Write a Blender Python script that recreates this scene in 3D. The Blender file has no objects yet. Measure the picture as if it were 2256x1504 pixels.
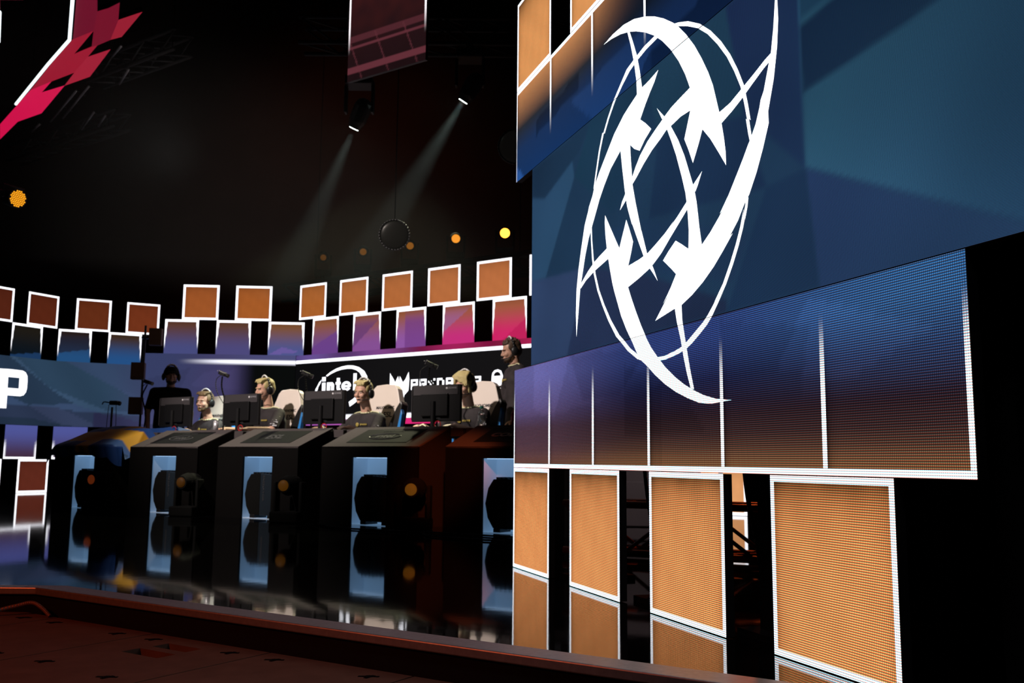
import bpy, bmesh, math, random
from mathutils import Vector, Matrix, noise
from mathutils.geometry import tessellate_polygon
random.seed(7)
SC = bpy.context.scene
COL = SC.collection
R = math.radians

# ------------------------------------------------------------------ camera, world, exposure, lights
cam_d = bpy.data.cameras.new('camera')
cam_d.sensor_width = 36.0
cam_d.lens = 36.0 * 2055.48 / 2256.0
cam_d.clip_start = 0.05
cam_d.dof.use_dof = True
cam_d.dof.focus_distance = 2.8
cam_d.dof.aperture_fstop = 7.0
cam = bpy.data.objects.new('camera', cam_d)
COL.objects.link(cam)
PITCH, ROLL, CAMH = 0.127848557, 0.009323175, 0.52883
F_ = Vector((0, math.cos(PITCH), math.sin(PITCH)))
R0 = Vector((1, 0, 0)); U0 = R0.cross(F_)
cr, sr = math.cos(ROLL), math.sin(ROLL)
Rv = R0 * cr + U0 * sr
Uv = U0 * cr - R0 * sr
cam.matrix_world = Matrix(((Rv.x, Uv.x, -F_.x, 0), (Rv.y, Uv.y, -F_.y, 0), (Rv.z, Uv.z, -F_.z, CAMH), (0, 0, 0, 1)))
SC.camera = cam

W = bpy.data.worlds.new('dark_arena'); SC.world = W
W.use_nodes = True
W.node_tree.nodes['Background'].inputs[0].default_value = (0.0012, 0.0010, 0.0012, 1)
W.node_tree.nodes['Background'].inputs[1].default_value = 1.0
SC.view_settings.view_transform = 'Standard'
SC.view_settings.look = 'None'
SC.view_settings.exposure = 0.0
SC.view_settings.gamma = 1.0
SC.view_settings.use_curve_mapping = False

def S(r, g, b):
    f = lambda c: (c / 255) / 12.92 if c / 255 <= 0.04045 else ((c / 255 + 0.055) / 1.055) ** 2.4
    return (f(r), f(g), f(b))

def light(name, kind, loc, energy, color, target=None, **kw):
    d = bpy.data.lights.new(name, kind)
    d.energy = energy; d.color = color
    for k, v in kw.items(): setattr(d, k, v)
    o = bpy.data.objects.new(name, d); COL.objects.link(o)
    o.location = loc
    if target is not None:
        o.rotation_euler = (Vector(target) - Vector(loc)).to_track_quat('-Z', 'Y').to_euler()
    return o

# overhead stage lamps: key on the players, rim from behind, red wash on the deck and the back of the hall
light('key_lamp', 'SPOT', (-6.2, 3.6, 7.0), 4600, (1.0, .86, .78), (-1.7, 10.1, 1.2), spot_size=R(31), spot_blend=.6, shadow_soft_size=.15)
light('rim_lamp', 'SPOT', (-.7, 13.7, 5.7), 2300, (1.0, .98, .62), (-1.9, 10.2, 1.3), spot_size=R(35), spot_blend=.2, shadow_soft_size=.08)
light('red_wash_lamp', 'SPOT', (-4.2, .6, 2.6), 240, (1.0, .13, .035), (-2.0, 2.55, -.1), spot_size=R(50), spot_blend=.8, shadow_soft_size=.2)
light('red_side_lamp', 'SPOT', (-.1, 3.2, 2.6), 1050, (1.0, .17, .05), (-.52, 7.45, .42), spot_size=R(11), spot_blend=.7, shadow_soft_size=.1)
light('hall_lamp', 'SPOT', (-3.5, 14.8, 8.6), 95, (1.0, .22, .06), (-3.6, 19.6, 6.5), spot_size=R(95), spot_blend=1.0, shadow_soft_size=.5)
light('rig_fill', 'SPOT', (-3.0, 8.2, 3.2), 90, (1.0, .95, .95), (-5.6, 12.0, 5.2), spot_size=R(45), spot_blend=1.0, shadow_soft_size=.2)  # added fill so the dim truss bars show, no such lamp known

light('lip_fill', 'SPOT', (.2, 1.2, 3.0), 50, (.95, .92, 1.0), (.2, 2.7, 0), spot_size=R(60), spot_blend=1.0, shadow_soft_size=.3)  # unseen fill put in to brighten the aluminium lip
light('backstage_fill', 'SPOT', (1.0, 5.2, 1.5), 24, (1.0, .82, .85), (1.0, 6.5, .35), spot_size=R(60), spot_blend=.8, shadow_soft_size=.1)  # added spot standing in for the alcove glow behind the screen
light('backstage_red_lamp', 'SPOT', (1.7, 6.2, 1.4), 30, (1.0, .16, .03), (1.0, 4.9, .1), spot_size=R(60), spot_blend=.8, shadow_soft_size=.05)

# ------------------------------------------------------------------ materials
def mat(name, color, rough=.5, metal=0.0, spec=.5, noise_amt=.0, noise_scale=40, emis=None, emis_s=0, trans=0, ior=1.45, bump=0):
    m = bpy.data.materials.new(name); m.use_nodes = True
    nt = m.node_tree; b = nt.nodes['Principled BSDF']
    b.inputs['Base Color'].default_value = (*color, 1)
    b.inputs['Roughness'].default_value = rough
    b.inputs['Metallic'].default_value = metal
    b.inputs['Specular IOR Level'].default_value = spec
    b.inputs['IOR'].default_value = ior
    b.inputs['Transmission Weight'].default_value = trans
    if noise_amt or bump:
        tc = nt.nodes.new('ShaderNodeTexCoord'); n = nt.nodes.new('ShaderNodeTexNoise')
        n.inputs['Scale'].default_value = noise_scale; n.inputs['Detail'].default_value = 5
        nt.links.new(tc.outputs['Object'], n.inputs['Vector'])
        if noise_amt:
            mx = nt.nodes.new('ShaderNodeMix'); mx.data_type = 'RGBA'
            mx.inputs[6].default_value = tuple(c * (1 - noise_amt) for c in color) + (1,)
            mx.inputs[7].default_value = tuple(min(1, c * (1 + noise_amt)) for c in color) + (1,)
            nt.links.new(n.outputs['Fac'], mx.inputs[0]); nt.links.new(mx.outputs[2], b.inputs['Base Color'])
        if bump:
            bp = nt.nodes.new('ShaderNodeBump'); bp.inputs['Strength'].default_value = bump; bp.inputs['Distance'].default_value = .01
            nt.links.new(n.outputs['Fac'], bp.inputs['Height']); nt.links.new(bp.outputs['Normal'], b.inputs['Normal'])
    if emis:
        b.inputs['Emission Color'].default_value = (*emis, 1); b.inputs['Emission Strength'].default_value = emis_s
    return m

def attr_mat(name, emissive=True, pitch=None, rough=.7, depth=.8, attr='Col'):
    """LED screen content (or printed cloth) read from the mesh's colour attribute; pitch = distance between the diodes."""
    m = bpy.data.materials.new(name); m.use_nodes = True
    nt = m.node_tree; b = nt.nodes['Principled BSDF']
    a = nt.nodes.new('ShaderNodeAttribute'); a.attribute_name = attr
    if not emissive:
        nt.links.new(a.outputs['Color'], b.inputs['Base Color']); b.inputs['Roughness'].default_value = rough
        return m
    b.inputs['Base Color'].default_value = (.003, .003, .0035, 1); b.inputs['Roughness'].default_value = .7; b.inputs['Specular IOR Level'].default_value = .02
    b.inputs['Emission Strength'].default_value = 1.0
    if not pitch:
        nt.links.new(a.outputs['Color'], b.inputs['Emission Color']); return m
    L = nt.links.new
    def M(op, x, y=None):
        n = nt.nodes.new('ShaderNodeMath'); n.operation = op
        for i, v in enumerate((x, y)):
            if v is None: continue
            if isinstance(v, (int, float)): n.inputs[i].default_value = v
            else: L(v, n.inputs[i])
        return n.outputs[0]
    tc = nt.nodes.new('ShaderNodeTexCoord'); sp = nt.nodes.new('ShaderNodeSeparateXYZ'); L(tc.outputs['Object'], sp.inputs[0])
    fx = M('SUBTRACT', M('FRACT', M('DIVIDE', sp.outputs[0], pitch)), .5)
    fz = M('SUBTRACT', M('FRACT', M('DIVIDE', sp.outputs[2], pitch)), .5)
    def gauss(dx, dz, s):
        ax = M('MULTIPLY', M('SUBTRACT', fx, dx), .76); az = M('MULTIPLY', M('SUBTRACT', fz, dz), 1.12)
        q = M('ADD', M('MULTIPLY', ax, ax), M('MULTIPLY', az, az))
        e = M('POWER', math.e, M('MULTIPLY', q, -1 / (2 * s * s)))
        return M('ADD', M('MULTIPLY', e, depth * .90 / (2 * math.pi * s * s)), 1 - depth)
    cc = nt.nodes.new('ShaderNodeCombineXYZ')
    L(gauss(.04, -.10, .215), cc.inputs[0]); L(gauss(0, .05, .215), cc.inputs[1]); L(gauss(-.03, .08, .215), cc.inputs[2])
    vm = nt.nodes.new('ShaderNodeVectorMath'); vm.operation = 'MULTIPLY'
    L(a.outputs['Color'], vm.inputs[0]); L(cc.outputs[0], vm.inputs[1]); L(vm.outputs[0], b.inputs['Emission Color'])
    return m

M_ = {}
M_['led_coarse'] = attr_mat('led_display_coarse', pitch=.00625, depth=.85)
M_['led_fine'] = attr_mat('led_display_fine', pitch=.003125, depth=.6)
M_['led_far'] = attr_mat('led_display_far')
M_['housing'] = mat('led_cabinet_black', (.006, .006, .007), .5)
M_['black'] = mat('black_plastic', (.008, .008, .009), .42)
M_['matte'] = mat('matte_black', (.004, .004, .004), .9, spec=.1)
M_['rubber'] = mat('black_rubber', (.006, .006, .006), .7)
M_['floor'] = mat('glossy_black_stage_floor', (.0015, .0015, .0018), .045, spec=.5, ior=1.5, bump=.012, noise_scale=9)
M_['fascia'] = mat('stage_fascia_black', (.004, .0035, .0035), .8, spec=.2, noise_amt=.4)
M_['lip'] = mat('brushed_aluminium', (.34, .33, .34), .42, .8, noise_amt=.25, noise_scale=60)
M_['ply'] = mat('worn_brown_deck_board', (.105, .060, .042), .8, spec=.12, noise_amt=.3, noise_scale=14, bump=.06)
M_['deckedge'] = mat('deck_frame_metal', (.22, .13, .10), .5, .5, noise_amt=.2)
M_['hole'] = mat('recess_black', (.002, .002, .002), .9, spec=.1)
M_['console'] = mat('console_laminate', (.064, .055, .056), .85, spec=.08, noise_amt=.08)
M_['consoledark'] = mat('console_print_dark', (.006, .0068, .008), .8, spec=.1)
M_['deskfront'] = mat('desk_front_black', (.0018, .0014, .0014), .6, spec=.15)
M_['deskside'] = mat('desk_side_black', (.017, .014, .013), .6, spec=.15)
M_['alcove'] = mat('alcove_glow', (.5, .55, .6), .6, emis=(.13, .25, .42), emis_s=.55)  # white walls with the alcove's light added as their own glow
M_['alcove_side_shaded'] = mat('alcove_side_dim_glow', (.5, .55, .6), .6, emis=(.11, .21, .36), emis_s=.45)  # dimmer copy: corner shade put into the side walls
M_['logo_grey'] = mat('logo_grey', (.045, .045, .05), .5)
M_['logo_light'] = mat('logo_light_grey', (.26, .26, .28), .5)
M_['logo_red'] = mat('logo_red_grey', (.10, .045, .04), .5)
M_['skin'] = mat('skin', (.62, .36, .26), .5, noise_amt=.12, noise_scale=20)
M_['skin_dark'] = mat('skin_tan', (.44, .25, .18), .5, noise_amt=.12, noise_scale=20)
M_['hair_blond'] = mat('hair_blond', (.46, .38, .17), .6, noise_amt=.45, noise_scale=55, bump=.5)
M_['hair_brown'] = mat('hair_brown', (.17, .105, .05), .6, noise_amt=.4, noise_scale=55, bump=.5)
M_['hair_dark'] = mat('hair_dark', (.05, .028, .016), .6, noise_amt=.4, noise_scale=55, bump=.5)
M_['jersey'] = mat('dark_jersey', (.021, .016, .018), .8, noise_amt=.85, noise_scale=9, bump=.5)
M_['shirt'] = mat('black_cotton', (.004, .004, .004), .85, spec=.15, bump=.2, noise_scale=25)
M_['trousers'] = mat('dark_trousers', (.010, .010, .013), .8, bump=.2, noise_scale=30)
M_['piping'] = mat('yellow_white_piping', (.62, .60, .38), .5)
M_['white'] = mat('white_print', (.72, .72, .75), .5)
M_['gold'] = mat('gold_print', (.34, .26, .06), .5)
M_['chair_white'] = mat('white_chair_leather', (.74, .66, .60), .42, noise_amt=.05, noise_scale=8)
M_['chair_blue'] = mat('blue_chair_leather', (.02, .22, .62), .42)
M_['chair_black'] = mat('black_chair_leather', (.008, .008, .009), .4)
M_['print_black'] = mat('dark_print', (.03, .03, .035), .6)
M_['print_blue'] = mat('teal_print', (.12, .35, .40), .6)
M_['monitor_strip'] = mat('monitor_grey_plastic', (.050, .046, .050), .45)
M_['red'] = mat('red_plastic', (.45, .02, .02), .4)
M_['eye'] = mat('eye_white', (.6, .6, .6), .2)
M_['eye_dark'] = mat('eye_iris', (.03, .025, .02), .2)
M_['bottle'] = mat('clear_plastic', (.75, .8, .78), .08, trans=.85)
M_['green'] = mat('green_cap', (.08, .42, .30), .4)
M_['can'] = mat('silver_can', (.75, .75, .78), .3, .6)
M_['steel'] = mat('truss_steel', (.30, .29, .30), .45, .7)
M_['dark_steel'] = mat('dark_truss_steel', (.016, .014, .014), .6, .2)
M_['red_steel'] = mat('red_truss_steel', (.16, .035, .02), .5, .3)
M_['drape'] = mat('black_stage_drape', (.006, .005, .005), .95, spec=.05, bump=.3, noise_scale=6)
M_['hall'] = mat('hall_wall_dark', (.05, .035, .03), .95, spec=.05, noise_amt=.4, noise_scale=.8)
M_['brown_panel'] = mat('brown_box_laminate', (.17, .095, .055), .6)
M_['grey_wall'] = mat('backstage_grey_wall', (.16, .14, .14), .8, noise_amt=.15, noise_scale=5)
M_['screen'] = mat('monitor_screen', (.01, .01, .01), .2, emis=(.45, .5, .55), emis_s=.9)
M_['strip'] = mat('alcove_light_strip', (.8, .8, .8), .5, emis=(.42, .66, 1.0), emis_s=1.2)
M_['lamp_white'] = mat('lamp_lens_white', (.9, .9, .9), .2, emis=(.82, 1.0, .92), emis_s=14)
M_['glass_faint_glow'] = mat('dark_glass_faint_glow', (.006, .006, .005), .35, spec=.2, emis=(.02, .018, .016), emis_s=.12)  # faint glow put into unlit glass in place of a reflection
M_['led_white'] = mat('white_led_strip', (.8, .8, .8), .4, emis=(.85, .97, 1.0), emis_s=1.6)
M_['pod'] = mat('yellow_led_bead', (.9, .5, .05), .3, emis=(1.0, .38, .012), emis_s=1.3)
def amber(s, c=(1.0, .36, .04)):
    k = 'amber%g' % s
    if k not in M_: M_[k] = mat('amber_lens_%g' % s, (.03, .012, .003), .6, spec=.15, emis=c, emis_s=s)
    return M_[k]

# ------------------------------------------------------------------ mesh helpers
def BM(): return bmesh.new()
def box(bm, size, c=(0, 0, 0), rot=None):
    m = Matrix.Translation(c)
    if rot is not None: m = m @ (rot if isinstance(rot, Matrix) else Matrix.Rotation(rot, 4, 'Z'))
    bmesh.ops.create_cube(bm, size=1, matrix=m @ Matrix.Diagonal((*size, 1)))
    return bm
def cyl(bm, p0, p1, r0, r1=None, seg=14, caps=True):
    p0, p1 = Vector(p0), Vector(p1); d = p1 - p0
    if d.length < 1e-6: return bm
    m = Matrix.Translation((p0 + p1) / 2) @ d.to_track_quat('Z', 'Y').to_matrix().to_4x4()
    bmesh.ops.create_cone(bm, cap_ends=caps, segments=seg, radius1=r0, radius2=r0 if r1 is None else r1, depth=d.length, matrix=m)
    return bm
def ell(bm, c, r, rot=None, sub=2):
    if isinstance(r, (int, float)): r = (r, r, r)
    m = Matrix.Translation(c)
    if rot is not None: m = m @ rot
    bmesh.ops.create_icosphere(bm, subdivisions=sub, radius=1, matrix=m @ Matrix.Diagonal((*r, 1)))
    return bm
def caps(bm, p0, r0, p1, r1, sub=2):
    cyl(bm, p0, p1, r0, r1, 16); ell(bm, p0, r0, None, sub); ell(bm, p1, r1, None, sub); return bm
def chain(bm, pts):
    for (a, ra), (b, rb) in zip(pts, pts[1:]): caps(bm, a, ra, b, rb)
    return bm
def tube(bm, pts, r, seg=8):
    for a, b in zip(pts, pts[1:]): cyl(bm, a, b, r, r, seg)
    for a in pts[1:-1]: ell(bm, a, r, None, 1)
    return bm
def curve(pts, n=8):
    """Catmull-Rom through the points"""
    P = [Vector(p) for p in pts]; P = [P[0] * 2 - P[1]] + P + [P[-1] * 2 - P[-2]]; out = []
    for i in range(1, len(P) - 2):
        for k in range(n):
            t = k / n; a, b, c, d = P[i - 1:i + 3]
            out.append(.5 * ((2 * b) + (c - a) * t + (2 * a - 5 * b + 4 * c - d) * t * t + (3 * b - a - 3 * c + d) * t ** 3))
    return out + [P[-2]]
def prism(bm, poly, thick, plane='XZ', off=0.0):
    """closed prism from a 2-D outline; plane XZ: outline in x,z and thickness along +y from off"""
    n = len(poly)
    def V(p, t):
        return (p[0], off + t, p[1]) if plane == 'XZ' else ((p[0], p[1], off + t) if plane == 'XY' else (off + t, p[0], p[1]))
    a = [bm.verts.new(V(p, 0)) for p in poly]; b = [bm.verts.new(V(p, thick)) for p in poly]
    tris = tessellate_polygon([[Vector((p[0], p[1], 0)) for p in poly]])
    for t in tris:
        try:
            bm.faces.new([a[i] for i in t]); bm.faces.new([b[i] for i in reversed(t)])
        except ValueError: pass
    for i in range(n):
        j = (i + 1) % n; bm.faces.new((a[i], a[j], b[j], b[i]))
    bmesh.ops.recalc_face_normals(bm, faces=bm.faces)
    return bm
def obj(name, bm, m, parent=None, loc=None, rot=None, smooth=False, bevel=0):
    me = bpy.data.meshes.new(name); bm.to_mesh(me); bm.free()
    o = bpy.data.objects.new(name, me); COL.objects.link(o)
    me.materials.append(M_[m] if isinstance(m, str) else m)
    if parent: o.parent = parent
    if loc is not None: o.location = loc
    if rot is not None: o.rotation_euler = rot if isinstance(rot, (tuple, list)) else (0, 0, rot)
    if smooth:
        for p in me.polygons: p.use_smooth = True
    if bevel:
        md = o.modifiers.new('bevel', 'BEVEL'); md.width = bevel; md.segments = 2; md.limit_method = 'ANGLE'
    return o
def tag(o, label, cat, group=None, kind=None):
    if label: o['label'] = label
    if cat: o['category'] = cat
    if group: o['group'] = group
    if kind: o['kind'] = kind
    return o
def empty(name, loc=(0, 0, 0), rz=0.0, label=None, cat=None, group=None):
    o = bpy.data.objects.new(name, None); COL.objects.link(o); o.empty_display_size = .1
    o.location = loc; o.rotation_euler = (0, 0, rz)
    return tag(o, label, cat, group)
def copy_tree(o, parent=None):
    c = o.copy(); COL.objects.link(c)
    if parent: c.parent = parent
    for ch in o.children: copy_tree(ch, c)
    return c
def structure(o): o['kind'] = 'structure'; return o
def baked(o, mods):
    """replace a mesh by the result of its modifiers"""
    for t, kw in mods:
        m = o.modifiers.new(t.lower(), t)
        for k, v in kw.items(): setattr(m, k, v)
    dg = bpy.context.evaluated_depsgraph_get(); dg.update()
    me = bpy.data.meshes.new_from_object(o.evaluated_get(dg))
    old = o.data; mats = [s for s in old.materials]
    o.modifiers.clear(); o.data = me
    if not me.materials:
        for s in mats: me.materials.append(s)
    for p in me.polygons: p.use_smooth = True
    return o
def text(name, body, size, m, parent, loc, rot=(R(90), 0, 0), bold=.0, thick=.0015, sx=1.0, shear=0, align='CENTER'):
    c = bpy.data.curves.new(name, 'FONT'); c.body = body; c.size = size; c.extrude = thick; c.offset = bold
    c.align_x = align; c.align_y = 'CENTER'; c.resolution_u = 3; c.shear = shear
    o = bpy.data.objects.new(name, c); COL.objects.link(o)
    dg = bpy.context.evaluated_depsgraph_get(); dg.update()
    me = bpy.data.meshes.new_from_object(o.evaluated_get(dg)); bpy.data.objects.remove(o)
    o = bpy.data.objects.new(name, me); COL.objects.link(o); me.materials.clear(); me.materials.append(M_[m] if isinstance(m, str) else m)
    o.parent = parent; o.location = loc; o.rotation_euler = rot; o.scale = (sx, 1, 1)
    return o

def inpoly(x, y, P):
    c = False; n = len(P); j = n - 1
    for i in range(n):
        if (P[i][1] > y) != (P[j][1] > y) and x < (P[j][0] - P[i][0]) * (y - P[i][1]) / (P[j][1] - P[i][1]) + P[i][0]: c = not c
        j = i
    return c
_SP = {}
def soft(x, y, P, w=.009):
    """0..1 membership of a convex outline with a narrow soft edge"""
    k = id(P)
    if k not in _SP:
        ar = sum(P[i][0] * P[(i + 1) % len(P)][1] - P[(i + 1) % len(P)][0] * P[i][1] for i in range(len(P))); s = 1 if ar > 0 else -1; E = []
        for i in range(len(P)):
            (x0, y0), (x1, y1) = P[i], P[(i + 1) % len(P)]; L = math.hypot(x1 - x0, y1 - y0) or 1e-9
            E.append((-(y1 - y0) / L * s, (x1 - x0) / L * s, x0, y0))
        _SP[k] = (E, P)
    d = 1e9
    for nx, ny, x0, y0 in _SP[k][0]:
        d = min(d, (x - x0) * nx + (y - y0) * ny)
        if d < -w: return 0.0
    return 1.0 if d > w else (d + w) / (2 * w)
def ss(a, b, x):
    t = max(0, min(1, (x - a) / (b - a))); return t * t * (3 - 2 * t)
def mix(a, b, t): return tuple(p + (q - p) * t for p, q in zip(a, b))
def grad(stops, x):
    for (a, ca), (b, cb) in zip(stops, stops[1:]):
        if x <= b: return mix(ca, cb, max(0, min(1, (x - a) / (b - a))))
    return stops[-1][1]

def display(name, parent, u0, u1, z0, z1, fn, m, step=.02, ub=(), zb=(), y=0.0):
    """LED front: a grid of cells whose colours are the picture that the screen shows"""
    def br(a, b, extra):
        n = max(1, round((b - a) / step)); s = [a + (b - a) * i / n for i in range(n + 1)]
        for e in extra:
            if a < e < b: s = [v for v in s if abs(v - e) > step * .3 or v in (a, b)] + [e]
        return sorted(set(s))
    us, zs = br(u0, u1, ub), br(z0, z1, zb)
    V, Fc, C = [], [], []
    for a, b in zip(us, us[1:]):
        for c, d in zip(zs, zs[1:]):
            mu, mz = (a + b) / 2, (c + d) / 2; i = len(V)
            for (p, q) in ((a, c), (b, c), (b, d), (a, d)):
                V.append((p, y, q)); C.append(fn(p + (mu - p) * .06, q + (mz - q) * .06))
            Fc.append((i, i + 1, i + 2, i + 3))
    me = bpy.data.meshes.new(name); me.from_pydata(V, [], Fc)
    at = me.color_attributes.new('Col', 'FLOAT_COLOR', 'POINT')
    for k, c in enumerate(C): at.data[k].color = (*c, 1)
    me.materials.append(M_[m]); o = bpy.data.objects.new(name, me); COL.objects.link(o); o.parent = parent
    return o
def housing(parent, u0, u1, z0, z1, depth=.03, name='housing', ribs=True):
    bm = BM(); e = .0015
    box(bm, (u1 - u0 - .002, depth, z1 - z0 - .002), ((u0 + u1) / 2, depth / 2 + e, (z0 + z1) / 2))
    if ribs:
        n = max(1, round((u1 - u0) / .5))
        for i in range(n):
            cx = u0 + (i + .5) * (u1 - u0) / n
            box(bm, (.30, depth * .4, max(.1, (z1 - z0) * .5)), (cx, depth * 1.19 + e, (z0 + z1) / 2))
    return obj(name, bm, 'housing', parent)
def white_shape(name, parent, polys, m='led_far', y=-.002, zlo=None, zhi=None, col=(1.6, 1.6, 1.7)):
    bm = BM()
    for P in polys:
        vs = [bm.verts.new((p[0], y, p[1])) for p in P]
        for t in tessellate_polygon([[Vector((p[0], p[1], 0)) for p in P]]):
            try: bm.faces.new([vs[i] for i in t])
            except ValueError: pass
    for z, inner in ((zlo, True), (zhi, False)):
        if z is None: continue
        g = bm.verts[:] + bm.edges[:] + bm.faces[:]
        bmesh.ops.bisect_plane(bm, geom=g, plane_co=(0, 0, z), plane_no=(0, 0, 1), clear_inner=inner, clear_outer=not inner)
    for f in bm.faces:
        f.normal_update()
        if f.normal.y > 0: f.normal_flip()
    me = bpy.data.meshes.new(name); bm.to_mesh(me); bm.free()
    at = me.color_attributes.new('Col', 'FLOAT_COLOR', 'POINT')
    for v in at.data: v.color = (*col, 1)
    me.materials.append(M_[m]); o = bpy.data.objects.new(name, me); COL.objects.link(o); o.parent = parent
    return o
# ------------------------------------------------------------------ frames of reference
DESK_RZ = math.atan2(-.554, .832)
DN = Vector((.554, .832, 0)); DD = Vector((.832, -.554, 0))
DO = Vector((-1.33, 7.84, 0))
def dp(u, off, z=0.0): return DO + DD * u + DN * off + Vector((0, 0, z))
WALL_O, WALL_RZ = (0.015, 4.826, 0), math.atan2(-.9464, .3230)
LD = Vector((.844, -.536, 0)); LN = Vector((.536, .844, 0)); LO = Vector((-.80, 3.17, 0))
LIP_RZ = math.atan2(-.536, .844)
def lp(s, n, z=0.0): return LO + LD * s + LN * n + Vector((0, 0, z))

# ------------------------------------------------------------------ the hall and the stage
def slab(name, pts, z0, z1, m):
    bm = BM(); prism(bm, pts, z1 - z0, 'XY', z0); return structure(obj(name, bm, m))
C0 = lp(-1.30, .11); C1 = lp(7.5, .11)
slab('floor', [(-14, C0.y + .05), (C0.x, C0.y), (C1.x, C1.y), (9, 3), (9, 19.5), (-14, 19.5)], -.095, 0.0, 'floor')
slab('floor_hall', [(-15, -6), (10, -6), (10, 20.2), (-15, 20.2)], -1.0, -.9, 'drape')
def wallbox(name, size, c, m='drape'):
    bm = BM(); box(bm, size, c); return structure(obj(name, bm, m))
wallbox('wall_back', (24, .2, 12), (-2.5, 20.1, 5), 'hall')
wallbox('wall_left', (.2, 26, 12), (-14.6, 7, 5), 'drape')
wallbox('wall_right', (.2, 26, 12), (9.6, 7, 5), 'drape')
wallbox('ceiling', (24.2, 26, .2), (-2.5, 7, 11.1), 'drape')
# stage lip: aluminium edge trim with a dark fascia below it
bm = BM()
a, b = lp(-1.33, -.0), lp(-1.29, .11)
prism(bm, [(-14, a.y - .0), (a.x, a.y), tuple(lp(7.5, 0)[:2]), tuple(lp(7.5, .105)[:2]), (b.x, b.y), (-14, b.y + .05)], .028, 'XY', -.024)
structure(obj('trim_1', bm, 'lip', bevel=.004))
bm = BM()
prism(bm, [(-14, a.y + .02), (a.x + .01, a.y + .012), tuple(lp(7.5, .012)[:2]), tuple(lp(7.5, .08)[:2]), (b.x, b.y - .02), (-14, b.y)], .86, 'XY', -.886)
structure(obj('trim_2', bm, 'fascia'))

# folded black drape hanging behind the near screen
def drape(name, p0, p1, z0, z1, label, amp=.04, n=60):
    root = Vector(p0); d = Vector(p1) - root; L = d.length; rz = math.atan2(d.y, d.x)
    bm = BM(); top, bot = [], []
    for i in range(n + 1):
        x = L * i / n; y = amp * math.sin(i * 2.1) + amp * .5 * math.sin(i * .9)
        top.append(bm.verts.new((x, y, z1 - z0))); bot.append(bm.verts.new((x, y * 1.4, 0)))
    for i in range(n): bm.faces.new((bot[i], bot[i + 1], top[i + 1], top[i]))
    o = obj(name, bm, 'drape', loc=(root.x, root.y, z0), rot=rz, smooth=True)
    sd = o.modifiers.new('s', 'SOLIDIFY'); sd.thickness = .01
    return tag(o, label, 'curtain')
drape('stage_drape', (2.6, 5.6, 0), (8.5, 1.2, 0), 0, 5.5, 'tall black curtain hanging behind the large blue screen, past its lower corner')

# ------------------------------------------------------------------ near LED wall
def near(label, cat='screen', group=None, name='led_tile'):
    return empty(name, WALL_O, WALL_RZ, label, cat, group)
ORG = S(233, 151, 91)
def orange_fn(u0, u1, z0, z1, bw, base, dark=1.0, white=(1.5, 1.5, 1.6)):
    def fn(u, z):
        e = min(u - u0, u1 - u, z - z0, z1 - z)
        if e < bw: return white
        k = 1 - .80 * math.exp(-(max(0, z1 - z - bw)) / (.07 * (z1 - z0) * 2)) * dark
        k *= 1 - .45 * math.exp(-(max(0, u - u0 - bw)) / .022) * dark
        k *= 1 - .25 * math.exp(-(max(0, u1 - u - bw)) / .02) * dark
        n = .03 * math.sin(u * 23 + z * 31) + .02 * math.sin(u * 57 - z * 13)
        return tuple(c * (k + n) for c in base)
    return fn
def tile(frame_o, rz, u0, u1, z0, z1, bw, base, m, label, group, step=.03, dark=1.0, cat='screen', depth=.03):
    t = empty('led_tile', frame_o, rz, label, cat, group)
    display('display', t, u0, u1, z0, z1, orange_fn(u0, u1, z0, z1, bw, base, dark), m, step, (u0 + bw, u1 - bw), (z0 + bw, z1 - bw))
    housing(t, u0, u1, z0, z1, depth)
    return t
B = .018
G = 'orange tiles in the foot row of the near screen'
for k, lab in ((0.0, 'orange lit tile at floor level, narrowest in view, touching the dark gap beside the desks'),
               (1.5, 'orange lit tile at floor level, second narrowest of the near four, between two dark gaps'),
               (3.0, 'orange lit tile at floor level in front of cables, second widest of the near four'),
               (4.5, 'widest orange lit tile at floor level, at the right end of the near row')):
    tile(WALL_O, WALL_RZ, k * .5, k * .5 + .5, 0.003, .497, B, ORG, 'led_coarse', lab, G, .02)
G2 = 'orange tiles above the near screen'
for k, lab in ((0.0, 'orange lit tile high up at the top left corner of the near screen'),
               (1.5, 'orange lit tile cut by the picture top, beside the dark slot above the emblem')):
    tile(WALL_O, WALL_RZ, k * .5, k * .5 + .5, 2.503, 3.0, B, S(222, 150, 90), 'led_fine', lab, G2, .02)

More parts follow.
